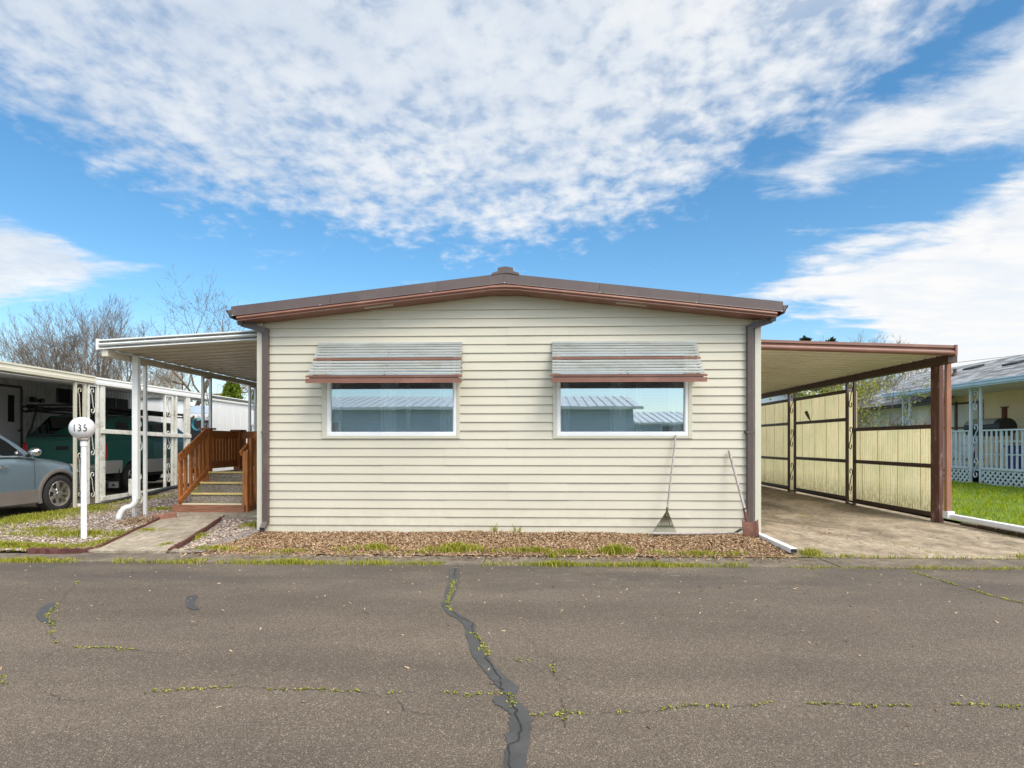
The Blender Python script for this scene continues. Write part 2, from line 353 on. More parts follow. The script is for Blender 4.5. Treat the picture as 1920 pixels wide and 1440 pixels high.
def fiberglass():
    m, nt, b = newmat('yellowed_fibreglass'); v = coord_(nt); out = nt.nodes['Material Output']
    n = noise_(nt, coord_(nt, (1,18,1.1)), 2.0, 8, .65); c = ramp_(nt, n, [(.28,(.74,.58,.30)),(.5,(.90,.79,.50)),(.72,(.95,.88,.64))])
    bl = noise_(nt, v, 1.6, 5); c = mix_(nt, math_(nt, 'MULTIPLY', ramp_(nt, bl, [(.45, 0.0), (.7, 1.0)]), .35), c, (.52,.56,.28))
    f = noise_(nt, coord_(nt, (1,3,1)), 45, 4); c = mix_(nt, 1.0, c, ramp_(nt, f, [(.3, .84), (.7, 1.08)]), 'MULTIPLY')
    sp = nd(nt, 'ShaderNodeSeparateXYZ'); nt.links.new(v, sp.inputs[0])
    low = math_(nt, 'MULTIPLY', math_(nt, 'SUBTRACT', .62, sp.outputs[2], True), 1.5, True)
    gn = ramp_(nt, noise_(nt, coord_(nt, (1,6,1.5)), 5, 8, .72), [(.38, 0.0), (.58, 1.0)])
    c = mix_(nt, math_(nt, 'MULTIPLY', math_(nt, 'MULTIPLY', low, gn), 1.2, True), c, (.12,.11,.03))
    oi = nd(nt, 'ShaderNodeObjectInfo'); c = mix_(nt, 1.0, c, ramp_(nt, oi.outputs['Random'], [(0, .86), (1, 1.06)]), 'MULTIPLY')
    nt.links.new(c, b.inputs['Base Color']); b.inputs['Roughness'].default_value = .6
    t = nd(nt, 'ShaderNodeBsdfTranslucent'); nt.links.new(c, t.inputs[0])
    mx = nd(nt, 'ShaderNodeMixShader', in_={0: .6}); nt.links.new(b.outputs[0], mx.inputs[1]); nt.links.new(t.outputs[0], mx.inputs[2])
    nt.links.new(mx.outputs[0], out.inputs[0]); return m
M['fibre'] = fiberglass()
def shingle():
    m, nt, b = newmat('grey_shingles'); v = coord_(nt)
    br = nd(nt, 'ShaderNodeTexBrick', offset=.5, in_={'Scale': 1.0, 'Mortar Size': .012, 'Brick Width': .42, 'Row Height': .21, 'Bias': 0.0})
    br.inputs['Color1'].default_value = (.075,.08,.085,1); br.inputs['Color2'].default_value = (.33,.335,.34,1); br.inputs['Mortar'].default_value = (.05,.05,.05,1)
    mp = coord_(nt, (1,1,1), (0,0,R(90))); nt.links.new(mp, br.inputs['Vector'])
    n = noise_(nt, v, 6, 6); c = mix_(nt, 1.0, br.outputs['Color'], ramp_(nt, n, [(.3, .7), (.7, 1.25)]), 'MULTIPLY')
    nt.links.new(c, b.inputs['Base Color']); b.inputs['Roughness'].default_value = .9; return m
M['shingle'] = shingle()
M['corr_dark'] = paint('grey_metal_siding', (.74,.72,.68), .55, var=.10, dirt=(.25,.23,.20), dirt_amt=.4, dscale=2)
M['greyblue'] = paint('grey_blue_wall', (.28,.34,.40), .6, var=.05)
M['lightgrey'] = paint('light_grey_door', (.64,.64,.66), .5, var=.05)
M['blind'] = paint('white_blind', (.82,.82,.80), .5, var=.03)
M['drape'] = paint('pale_drape', (.80,.80,.78), .9, var=.08)
M['room'] = paint('dim_room', (.62,.59,.54), .9, var=.1)
M['indigo'] = paint('indigo_plastic', (.04,.03,.20), .5)
M['orange_wood'] = paint('orange_crate_wood', (.40,.17,.07), .7, var=.2)
M['wire'] = paint('wire_black', (.05,.05,.055), .6)
M['ink'] = paint('black_numeral', (.012,.012,.012), .5)
M['cyan'] = paint('turquoise_plastic', (.05,.35,.45), .4)
M['opp_wall'] = paint('blue_grey_house_wall', (.42,.53,.65), .6, var=.06)
M['opp_roof'] = paint('pale_metal_roof', (.46,.47,.48), .45, metal=.2, var=.08)

# ---------------------------------------------------------------- camera (f = 1098 px on a 1920 px wide picture)
cam = bpy.data.cameras.new('camera'); co = bpy.data.objects.new('camera', cam); COL.objects.link(co)
co.location = (0,0,1.36); co.rotation_euler = (R(90),0,R(2.0))
cam.sensor_fit = 'HORIZONTAL'; cam.sensor_width = 36; cam.lens = 36*1098/1920; cam.shift_y = 110/1920
cam.clip_start = .05; cam.clip_end = 4000
scene.camera = co
scene.render.resolution_x = 1024; scene.render.resolution_y = 768
vs = scene.view_settings; vs.view_transform = 'Standard'; vs.look = 'None'; vs.exposure = EXPOSURE = .78; vs.gamma = 1
scene.cycles.max_bounces = 8; scene.cycles.transparent_max_bounces = 12
scene.cycles.use_denoising = True

# ---------------------------------------------------------------- sun and sky
SUN_EL, SUN_AZ = R(48), R(34)         # azimuth measured from -Y (behind the camera) towards +X
sd = Vector((math.sin(SUN_AZ)*math.cos(SUN_EL), -math.cos(SUN_AZ)*math.cos(SUN_EL), math.sin(SUN_EL)))
sl = bpy.data.lights.new('sun', 'SUN'); so = bpy.data.objects.new('sun', sl); COL.objects.link(so)
sl.energy = 1.25; sl.angle = R(22); sl.color = (1,.93,.81)
so.rotation_euler = sd.to_track_quat('Z', 'Y').to_euler(); so.location = (8,-8,30)
def make_sky():
    w = bpy.data.worlds.new('World'); scene.world = w; w.use_nodes = True; nt = w.node_tree; nt.nodes.clear()
    out = nd(nt, 'ShaderNodeOutputWorld')
    sky = nd(nt, 'ShaderNodeTexSky', sky_type='NISHITA', sun_disc=False, sun_elevation=SUN_EL, sun_rotation=math.pi - SUN_AZ,
             altitude=50, air_density=1.0, dust_density=.6, ozone_density=2.2)
    hs = nd(nt, 'ShaderNodeHueSaturation', in_={'Saturation': 1.25, 'Value': 1.0, 'Hue': .491}); nt.links.new(sky.outputs[0], hs.inputs['Color'])
    bg = nd(nt, 'ShaderNodeBackground', in_={'Strength': .110}); nt.links.new(hs.outputs[0], bg.inputs[0])
    tc = nd(nt, 'ShaderNodeTexCoord'); sp = nd(nt, 'ShaderNodeSeparateXYZ'); nt.links.new(tc.outputs['Generated'], sp.inputs[0])
    X, Y, Z = sp.outputs
    zc = math_(nt, 'MAXIMUM', Z, .03); ya = math_(nt, 'MAXIMUM', math_(nt, 'ABSOLUTE', Y), .05)
    # cloud-deck coordinates (a flat layer overhead) and bearing / rise along the street axis
    u = math_(nt, 'DIVIDE', X, math_(nt, 'ADD', zc, .10)); v = math_(nt, 'DIVIDE', Y, math_(nt, 'ADD', zc, .10))
    a = math_(nt, 'DIVIDE', X, ya); e = math_(nt, 'DIVIDE', Z, ya)
    cb = nd(nt, 'ShaderNodeCombineXYZ'); nt.links.new(u, cb.inputs[0]); nt.links.new(v, cb.inputs[1])
    P = cb.outputs[0]
    def rot(vec, deg, sc):
        m = nd(nt, 'ShaderNodeMapping'); m.inputs['Rotation'].default_value = (0,0,R(deg)); m.inputs['Scale'].default_value = sc
        nt.links.new(vec, m.inputs[0]); return m.outputs[0]
    n_big = noise_(nt, P, 1.5, 5, .55, .3)
    n_mid = noise_(nt, rot(P, 25, (1,1.0,1)), 4.6, 6, .60, .25)
    n_puf = noise_(nt, rot(P, 10, (1.15,1,1)), 13.0, 4, .55, .15)
    n_str = noise_(nt, rot(P, -28, (1.0,2.6,1)), 2.6, 8, .62, .5)
    n = math_(nt, 'ADD', math_(nt, 'ADD', math_(nt, 'MULTIPLY', n_big, .20), math_(nt, 'MULTIPLY', n_mid, .38)), math_(nt, 'MULTIPLY', n_puf, .42))
    n = math_(nt, 'SUBTRACT', n, .5)
    def curve(pts, lo=0.0, hi=1.0):
        """piecewise curve over the bearing a in [-1.2, 1.2] -> rise"""
        fc = nd(nt, 'ShaderNodeFloatCurve'); cv = fc.mapping.curves[0]; mp = fc.mapping
        mp.use_clip = False
        t = math_(nt, 'DIVIDE', math_(nt, 'ADD', a, 1.2), 2.4, True); nt.links.new(t, fc.inputs['Value'])
        q = [((x+1.2)/2.4, y) for x, y in pts]
        cv.points[0].location = q[0]; cv.points[1].location = q[-1]
        for p in q[1:-1]: cv.points.new(*p)
        for p in cv.points: p.handle_type = 'AUTO'
        mp.update(); return fc.outputs[0]
    def step(x, lo, hi):
        mr = nd(nt, 'ShaderNodeMapRange', interpolation_type='SMOOTHSTEP', clamp=True)
        mr.inputs[1].default_value = lo; mr.inputs[2].default_value = hi; nt.links.new(x, mr.inputs[0]); return mr.outputs[0]
    # 1 the great bank overhead
    E1 = curve([(-1.2,.62),(-.938,.575),(-.85,.545),(-.707,.470),(-.536,.418),(-.40,.398),(-.209,.352),(-.09,.338),(.074,.352),(.218,.395),(.307,.445),(.396,.515),(.537,.59),(.676,.68),(.797,.755),(1.2,1.0)])
    d1 = math_(nt, 'SUBTRACT', e, E1)
    # density rises quickly at the edge then saturates; the mottled noise opens gaps
    lift = math_(nt, 'MULTIPLY', step(d1, -.03, .34), .62)
    edge = math_(nt, 'MULTIPLY', math_(nt, 'SUBTRACT', step(d1, -.075, .055), 1.0), 1.15)
    m1 = math_(nt, 'ADD', math_(nt, 'ADD', math_(nt, 'MULTIPLY', n, 5.0), lift), math_(nt, 'ADD', edge, .42))
    c1 = math_(nt, 'MAXIMUM', step(m1, -.38, 1.10), math_(nt, 'MULTIPLY', step(d1, -.01, .22), .58))
    ns = math_(nt, 'SUBTRACT', math_(nt, 'ADD', math_(nt, 'MULTIPLY', n_str, .6), math_(nt, 'MULTIPLY', n_mid, .4)), .5)
    def bank(lo_pts, hi_pts, amp, soft, gain, off):
        L = curve(lo_pts); H = curve(hi_pts)
        d = math_(nt, 'MINIMUM', math_(nt, 'SUBTRACT', e, L), math_(nt, 'SUBTRACT', H, e))
        x = math_(nt, 'ADD', math_(nt, 'MULTIPLY', d, gain), math_(nt, 'ADD', math_(nt, 'MULTIPLY', ns, amp), off))
        return step(x, 0.0, soft)
    # 2 band on the right, 3 wide low bank on the right, 4 streaks low on the left, 5 haze of scraps between
    c2 = bank([(-1.2,.9),(.30,.52),(.40,.462),(.449,.450),(.616,.488),(.711,.508),(.815,.525),(1.2,.6)], [(-1.2,.5),(.33,.42),(.44,.466),(.502,.505),(.58,.555),(.66,.59),(.74,.64),(.815,.69),(1.2,.9)], 2.6, .85, 9.0, .40)
    c3 = bank([(-1.2,.9),(.2,.5),(.38,.246),(.45,.236),(.56,.20),(.63,.10),(.9,-.1),(1.2,-.2)], [(-1.2,-.1),(.33,.20),(.396,.250),(.449,.285),(.537,.325),(.659,.350),(.754,.400),(.815,.440),(1.2,.55)], 2.6, .80, 11.0, .42)
    c4_ = bank([(-1.2,.18),(-.938,.235),(-.84,.262),(-.716,.289),(-.64,.315),(0,.6),(1.2,.9)], [(-1.2,.45),(-.938,.395),(-.84,.362),(-.76,.334),(-.66,.310),(0,-.1),(1.2,-.1)], 2.2, .6, 14.0, .12)
    scr = math_(nt, 'MULTIPLY', step(math_(nt, 'ADD', ns, math_(nt, 'MULTIPLY', n_big, .25)), .22, .40), .55)
    hz = math_(nt, 'MULTIPLY', math_(nt, 'SUBTRACT', 1.0, step(e, .05, .24)), .50)
    side = math_(nt, 'MULTIPLY', step(math_(nt, 'ABSOLUTE', math_(nt, 'ADD', a, -.02)), .42, .8), 1.0)
    hz2 = math_(nt, 'MULTIPLY', hz, math_(nt, 'ADD', math_(nt, 'MULTIPLY', side, .75), .25))
    al = math_(nt, 'MAXIMUM', math_(nt, 'MULTIPLY', c1, .93), math_(nt, 'MAXIMUM', math_(nt, 'MULTIPLY', c2, .96), math_(nt, 'MAXIMUM', math_(nt, 'MULTIPLY', c3, math_(nt, 'ADD', math_(nt, 'MULTIPLY', ns, .9), .93, True)), math_(nt, 'MULTIPLY', c4_, .90))))
    al = math_(nt, 'MAXIMUM', al, math_(nt, 'MAXIMUM', scr, hz2))
    # cloud body: white on the sunny side, grey-blue where the bank is thick on the left
    sh = noise_(nt, rot(P, 40, (1,1,1)), 3.2, 6, .6, .2)
    tint = math_(nt, 'ADD', math_(nt, 'MULTIPLY', a, .38), math_(nt, 'ADD', math_(nt, 'MULTIPLY', math_(nt, 'SUBTRACT', sh, .5), 1.5), math_(nt, 'ADD', math_(nt, 'ADD', .50, math_(nt, 'MULTIPLY', math_(nt, 'SUBTRACT', 1.0, step(e, .20, .46)), .75)), math_(nt, 'MULTIPLY', n, 1.6))), True)
    cc = ramp_(nt, tint, [(0,(.62,.70,.82)),(.40,(.74,.80,.88)),(.72,(.87,.90,.93)),(1,(.96,.96,.96))])
    k = 1/(2**EXPOSURE)
    bc = nd(nt, 'ShaderNodeBackground'); nt.links.new(cc, bc.inputs[0])
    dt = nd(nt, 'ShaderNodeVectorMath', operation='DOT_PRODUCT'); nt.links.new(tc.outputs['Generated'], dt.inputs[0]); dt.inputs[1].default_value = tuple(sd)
    # unseen cloud round the sun, behind the camera, brightened as added fill light
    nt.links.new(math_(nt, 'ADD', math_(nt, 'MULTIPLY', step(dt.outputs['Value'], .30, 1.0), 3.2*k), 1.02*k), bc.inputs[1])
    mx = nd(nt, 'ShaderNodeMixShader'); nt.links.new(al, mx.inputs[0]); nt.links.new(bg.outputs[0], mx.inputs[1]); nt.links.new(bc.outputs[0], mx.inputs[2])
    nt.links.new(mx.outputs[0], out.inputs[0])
make_sky()

# ================================================================ SETTING
def hnoise(x, y, s=1.0):
    return (math.sin(x*2.1*s+1.3)*math.sin(y*2.7*s+.4) + .5*math.sin(x*5.3*s+y*3.1*s) + .35*math.sin(x*9.7*s-y*7.9*s+2))/1.85
def lerp_(x, xs, ys): return float(np.interp(x, xs, ys))
def g_left(x, y):                       # garden strip left of the house rises gently to the back
    base = lerp_(y, [6.9, 8.0, 10.0, 11.5, 14.0, 20.0], [.02, .035, .10, .13, .24, .40])
    k = lerp_(x, [-9.2, -8.9, -8.3], [.25, .55, 1.0])
    return base*k + .012*hnoise(x, y, 1.4)
def sheet(name, x0, x1, y0, y1, zf, mat, nx=40, ny=40, kind='structure', label=None):
    mb = MB(); P = []
    for i in range(nx+1):
        x = x0+(x1-x0)*i/nx
        P.append([(x, y0+(y1-y0)*j/ny, zf(x, y0+(y1-y0)*j/ny)) for j in range(ny+1)])
    mb.grid(P); o = mb.build(name, mat, smooth=True, angle=0)
    return tag(o, label, None, None, kind)
def flat(name, pts, z, mat, label=None):
    mb = MB(); mb.poly([(x, y, z) for x, y in pts]); return tag(mb.build(name, mat), label, None, None, 'structure')
flat('ground', [(-900,-900),(900,-900),(900,900),(-900,900)], -.06, M['field'])
sheet('road', -60, 60, -2.6, 6.47, lambda x, y: 0.0, M['road'], 4, 4)
# shallow concrete gutter strip between road and plots, cast in lengths
mb = MB()
kx = [-40,-30,-20,-13,-8.9,-5.5,-2.6,-.55,1.4,3.35,6.1,9.5,14,20,30,40]
for a_, b_ in zip(kx, kx[1:]):
    mb.box(a_+.006, b_-.006, 6.50, 6.98, -.05, .012+.006*math.sin(a_*3))
tag(mb.build('gutter_strip', M['kerb'], bevel=.012), None, None, None, 'structure')
mb = MB(); mb.box(-40, 40, 6.47, 6.99, -.05, -.004); tag(mb.build('strip_soil', M['soil']), None, None, None, 'structure')
# driveway slabs under the carport (joints between slabs)
mb = MB()
for (y0, y1) in ((7.03,10.58),(10.60,13.9),(13.92,17.3),(17.32,21),(21.02,25)):
    z = lerp_(y0, [7, 25], [.012, .13]); z1 = lerp_(y1, [7, 25], [.012, .13])
    for (x0, x1) in ((3.30,6.98),):
        mb.poly([(x0,y0,z),(x1,y0,z),(x1,y1,z1),(x0,y1,z1)]); mb.poly([(x0,y0,z),(x0,y0,z-.1),(x1,y0,z-.1),(x1,y0,z)])
mb.poly([(6.98,7.03,.012),(9.6,7.03,.012),(9.6,7.5,.015),(6.98,8.55,.02)])
mb.poly([(3.12,7.03,.012),(3.30,7.03,.012),(3.30,8.5,.02)])
tag(mb.build('driveway', M['drive']), None, None, None, 'structure')
mb = MB(); mb.box(3.1, 9.6, 6.98, 7.04, -.05, .002); mb.box(3.3, 6.99, 7.03, 25, -.06, -.002); tag(mb.build('driveway_joint', M['soil']), None, None, None, 'structure')
flat('neighbour_driveway', [(-22,7.0),(-8.95,7.0),(-8.95,30),(-22,30)], .002, M['path'])
# sloping slab below the green truck
flat('opposite_verge', [(-60,-60),(60,-60),(60,-2.6),(-60,-2.6)], -.02, M['turf'])
sheet('garden_bed', -8.95, -4.02, 6.98, 22, g_left, M['barkbed'], 60, 120)
def z_mulch(x, y):
    t = (y-7.0)/1.6
    return .012+.010*t+.012*hnoise(x, y, 1.8)+.060*math.exp(-((x-2.6)**2/.30+(y-7.95)**2/.14))+.03*math.exp(-((x+.9)**2/1.4+(y-8.4)**2/.05))+.02*math.exp(-((x-.6)**2/.5+(y-8.4)**2/.05))
sheet('mulch_bed', -4.12, 3.16, 6.99, 8.66, z_mulch, M['mulchbed'], 120, 30)
# concrete front walk climbing to the steps
pl = [(-5.35,6.96),(-5.45,7.25),(-5.72,8.1),(-6.02,9.1),(-6.22,9.75)]; pr = [(-4.45,6.96),(-4.56,7.4),(-4.85,8.5),(-5.12,9.4),(-5.30,9.9)]
mb = MB()
def zp(y): return lerp_(y, [6.96,8,10.2], [.018,.05,.115])
for (a_, b_), (c_, d_) in zip(zip(pl, pl[1:]), zip(pr, pr[1:])):
    mb.poly([(a_[0],a_[1],zp(a_[1])),(c_[0],c_[1],zp(c_[1])),(d_[0],d_[1],zp(d_[1])),(b_[0],b_[1],zp(b_[1]))])
mb.poly([(-6.22,9.75,zp(9.75)),(-5.30,9.9,zp(9.9)),(-4.14,9.6,zp(9.7)),(-4.14,10.6,zp(10.2)),(-6.45,10.6,zp(10.2))])
mb.poly([(-5.95,6.99,.021),(-4.2,6.99,.021),(-4.45,7.12,.024),(-5.38,7.12,.024)])
path = tag(mb.build('front_path', M['path'], solid=.05), None, None, None, 'structure')
def z_lawn(x, y): return lerp_(y, [7, 10, 16, 30], [.03,.07,.13,.2]) + lerp_(x, [7.0, 7.4, 12], [0,.02,.05]) + .01*hnoise(x, y, 1.3)
sheet('lawn', 7.02, 34, 7.04, 34, z_lawn, M['turf'], 60, 60)

# cracks, sealer and patches on the road: thin sheets laid on the asphalt
SL = [(-.89,6.44),(-.89,6.25),(-.81,5.72),(-.8,5.32),(-.76,4.9),(-.69,4.67),(-.57,4.48),(-.5,4.33),(-.46,4.07),(-.38,3.73),(-.32,3.54),(-.24,3.36),(-.19,3.24),(-.16,3.18),(-.215,3.12),(-.21,3.05),(-.13,2.97),(-.1,2.9),(-.12,2.75),(-.12,2.61),(-.12,2.44),(-.13,2.2),(-.10,1.9)]
SR = [(-.78,6.44),(-.79,6.26),(-.71,5.72),(-.7,5.32),(-.69,4.91),(-.61,4.67),(-.49,4.48),(-.42,4.34),(-.39,4.07),(-.3,3.73),(-.23,3.54),(-.14,3.37),(-.075,3.25),(-.085,3.18),(-.10,3.13),(-.08,3.08),(-.02,2.98),(0,2.9),(-.01,2.75),(-.02,2.62),(-.03,2.45),(-.02,2.2),(.0,1.9)]
def smooth_line(p, k=5):
    p = np.array(p, float); t = np.arange(len(p)); tt = np.linspace(0, len(p)-1, (len(p)-1)*k+1)
    return np.stack([np.interp(tt, t, p[:,0]), np.interp(tt, t, p[:,1])], 1)
mb = MB(); A_, B_ = smooth_line(SL), smooth_line(SR)
ker = np.array([1,2,3,2,1])/9
def sm(a):
    b = a.copy()
    for d in (0,1):
        b[2:-2,d] = np.convolve(a[:,d], ker, 'valid')
    return b
A_, B_ = sm(A_), sm(B_)
A_[:,0] += RNG.normal(0, .006, len(A_)); B_[:,0] += RNG.normal(0, .006, len(B_))
for i in range(len(A_)-1):
    mb.poly([(*A_[i],.004),(*B_[i],.004),(*B_[i+1],.004),(*A_[i+1],.004)])
for blob in ([(-4.09,4.8),(-4.06,4.84),(-3.95,4.72),(-3.88,4.57),(-3.77,4.43),(-3.6,4.3),(-3.6,4.26),(-3.75,4.33),(-3.88,4.45),(-4.02,4.64)],
             [(-3.04,5.05),(-3.01,5.14),(-2.94,5.05),(-2.9,4.92),(-2.79,4.76),(-2.71,4.69),(-2.74,4.65),(-2.84,4.72),(-2.95,4.89)]):
    mb.poly([(x, y, .004) for x, y in blob])
tag(mb.build('crack_sealer', M['seal']), None, None, None, 'structure')
CR = dict(
 S=[(-.83,6.3),(-.76,5.6),(-.74,5.38),(-.74,5.12),(-.72,4.93),(-.68,4.8),(-.64,4.69),(-.59,4.57),(-.52,4.48),(-.45,4.39),(-.44,4.2),(-.37,4.03),(-.32,3.87),(-.29,3.77),(-.29,3.68),(-.25,3.56),(-.2,3.38),(-.16,3.21),(-.14,3.15),(-.11,3.04),(-.08,2.96),(-.07,2.85),(-.06,2.76),(-.06,2.69),(-.09,2.63),(-.1,2.55),(-.1,2.3)],
 A=[(-4.45,5.59),(-4.17,5.1),(-3.97,4.76),(-3.81,4.46),(-3.58,4.24),(-3.41,4.03),(-3.23,3.87),(-3.11,3.8),(-2.93,3.77),(-2.78,3.77),(-2.65,3.75),(-2.4,3.7),(-2.2,3.7)],
 B=[(-3.09,3.77),(-3.08,3.67),(-3.05,3.5),(-3.06,3.37),(-3.08,3.28)],
 C=[(-3.02,3.21),(-2.8,3.2),(-2.63,3.09),(-2.47,3.0),(-2.37,2.99),(-2.28,3.02)],
 D=[(-2.11,3.11),(-1.98,3.14),(-1.86,3.17),(-1.69,3.19),(-1.52,3.18),(-1.34,3.18),(-1.17,3.18),(-1.03,3.16),(-.91,3.16),(-.72,3.16),(-.55,3.17),(-.43,3.16),(-.34,3.14),(-.21,3.17)],
 E=[(0,2.92),(.15,2.94),(.34,2.95),(.43,2.96),(.54,2.96),(.62,2.98),(.74,3.03),(.85,3.06),(.94,3.06),(1.03,3.03),(1.16,3.08),(1.33,3.07),(1.53,3.1),(1.68,3.08),(1.87,3.08),(2.06,3.11),(2.17,3.11),(2.37,3.11),(2.7,3.08)],
 F=[(-.15,4.34),(-.05,4.15),(.03,3.91),(.11,3.83),(.13,3.65),(.12,3.48),(.15,3.29),(.16,3.12),(.15,2.94),(.17,2.83),(.15,2.76)],
 G=[(-.1,3.67),(-.03,3.62),(.05,3.49),(.12,3.48)],
 H=[(3.99,6.3),(4.02,5.94),(4.05,5.62),(4.07,5.34),(4.16,5.08),(4.3,4.7)],
 J=[(.17,3.3),(.5,3.27),(.9,3.24)], K=[(-.95,3.16),(-.72,3.08),(-.66,2.95),(-.50,2.9)], L=[(1.55,3.8),(1.62,3.55),(1.75,3.42)])
WD = dict(S=.008, A=.0035, B=.003, C=.0035, D=.003, E=.0035, F=.0035, G=.003, H=.006, J=.002, K=.003, L=.002)
mb = MB()
def jit(p, step=.03, amp=.007):
    out = []
    for (x0, y0), (x1, y1) in zip(p, p[1:]):
        n = max(2, int(math.hypot(x1-x0, y1-y0)/step))
        for i in range(n):
            t = i/n; out.append((x0+(x1-x0)*t+random.gauss(0, amp), y0+(y1-y0)*t+random.gauss(0, amp)))
    out.append(p[-1]); return out
CRJ = {k: jit(p) for k, p in CR.items()}
for k, p in CRJ.items():
    w = WD[k]
    for a_, b_ in zip(p, p[1:]):
        if random.random() < (.25 if k != 'S' else .15): continue
        d = Vector((b_[0]-a_[0], b_[1]-a_[1], 0))
        if d.length < 1e-5: continue
        d.normalize(); r = Vector((d.y, -d.x, 0))*w*random.uniform(.25, .6); z = .006 if k != 'S' else .008
        mb.poly([(a_[0]-r.x, a_[1]-r.y, z), (a_[0]+r.x, a_[1]+r.y, z), (b_[0]+r.x, b_[1]+r.y, z), (b_[0]-r.x, b_[1]-r.y, z)])
for p in (jit([(4.7,8.34),(4.76,8.11),(4.81,7.78),(4.84,7.58),(4.86,7.2)]), jit([(5.22,11.56),(5.1,11.11),(4.98,10.69)]), jit([(4.2,9.7),(4.6,9.3),(4.72,8.6)])):
    for a_, b_ in zip(p, p[1:]):
        mb.poly([(a_[0]-.004, a_[1], .05+.0), (a_[0]+.004, a_[1], .05), (b_[0]+.004, b_[1], .05), (b_[0]-.004, b_[1], .05)]) if False else None
tag(mb.build('road_cracks', M['crack']), None, None, None, 'structure')

# ---------------------------------------------------------------- loose stuff (uncountable)
def blades(name, spots, mat, label=None):
    """spots: (x, y, z, height) arrays; every blade a bent pointed strip"""
    P = np.array(spots, float); n = len(P)
    th = RNG.uniform(0, 2*np.pi, n); lean = RNG.uniform(.15, .9, n)*P[:,3]; w = np.clip(P[:,3]*.085, .0028, .007)*RNG.uniform(.7,1.3,n)
    ld = RNG.uniform(0, 2*np.pi, n)
    V = np.zeros((n,5,3)); cx, sx = np.cos(th)*w, np.sin(th)*w; lx, ly = np.cos(ld)*lean, np.sin(ld)*lean
    V[:,0] = np.stack([P[:,0]-cx, P[:,1]-sx, P[:,2]-.01],1); V[:,1] = np.stack([P[:,0]+cx, P[:,1]+sx, P[:,2]-.01],1)
    V[:,2] = np.stack([P[:,0]+.8*cx+.35*lx, P[:,1]+.8*sx+.35*ly, P[:,2]+.62*P[:,3]],1); V[:,3] = np.stack([P[:,0]-.8*cx+.35*lx, P[:,1]-.8*sx+.35*ly, P[:,2]+.62*P[:,3]],1)
    V[:,4] = np.stack([P[:,0]+lx, P[:,1]+ly, P[:,2]+P[:,3]*RNG.uniform(.85,1.1,n)],1)
    i = np.arange(n)[:,None]*5
    F = np.concatenate([i+np.array([[0,1,2]]), i+np.array([[0,2,3]]), i+np.array([[3,2,4]])])
    return tag(np_mesh(name, V, F, mat), label, None, None, 'stuff')
def ell(cx, cy, rx, ry, n, h, zf):
    out = []
    for _ in range(n):
        r = math.sqrt(random.random()); t = random.uniform(0, 6.283)
        r = min(1.15, abs(random.gauss(0, .5))) if random.random() < .6 else r
        x, y = cx+rx*r*math.cos(t), cy+ry*r*math.sin(t); out.append((x, y, zf(x, y), h*random.uniform(.45, 1.15)*(1-.35*min(r,1))))
    return out
z0 = lambda x, y: .01
S = []
# thin line of grass along the road edge with gaps
x = -14.0
while x < 14:
    gap = .5+.5*math.sin(x*1.7)+.35*math.sin(x*4.3+1)+.3*math.sin(x*9.1)
    d = 1.0 if x < 2.6 else .42
    if gap > -.02:
        k = int(52*d*min(1.2, gap+.25))
        for _ in range(k):
            yy = 6.505+random.gauss(0, .045) - (.03 if x > 2.6 else 0)
            S.append((x+random.uniform(0,.06), yy, .006, random.uniform(.016,.042)*(1+.5*max(0,math.sin(x*6.3)))*(1 if d == 1 else .6)))
    x += .06
# joint between strip and plots
x = -4.2
while x < 12:
    gap = math.sin(x*2.3+.5)+.6*math.sin(x*5.1)+.4*math.sin(x*11.3)
    if x > 3.2 or gap > .55:
        for _ in range(int(7 if x > 3.2 else 5)): S.append((x+random.uniform(0,.06), 7.005+random.gauss(0,.028), .008, random.uniform(.015,.05)))
    x += .06
for cx, cy, rx, ry, n, h in ((-3.95,7.2,.55,.14,420,.07),(-3.0,7.14,.32,.10,260,.06),(-2.35,7.22,.18,.10,140,.06),(-1.95,7.32,.30,.14,330,.10),(-.95,7.24,.46,.15,620,.12),(-1.35,7.1,.3,.07,180,.05),
    (.02,7.22,.55,.13,560,.085),(.50,7.14,.28,.10,260,.07),(1.02,7.17,.24,.12,430,.13),(1.55,7.2,.25,.1,150,.06),(1.95,7.08,.42,.10,330,.075),(2.42,7.1,.2,.1,120,.07),(.25,6.92,.1,.06,90,.07),(-3.2,6.9,.25,.07,120,.04),
    (3.35,7.18,.16,.16,260,.09),(3.7,7.06,.35,.05,160,.04),(5.95,7.10,.35,.09,230,.08),(6.35,6.98,.3,.07,150,.06),(-.55,8.55,.10,.04,14,.17),(-.25,8.55,.1,.03,10,.13),(4.95,10.62,.25,.05,60,.05),(5.0,11.0,.06,.3,50,.06),(5.45,10.55,.25,.04,60,.05),(7.0,8.6,.35,.12,120,.06)):
    S += ell(cx, cy, rx, ry, n, h, lambda a, b: z_mulch(a, b)-.004 if a < 3.1 and b > 7 else .012)
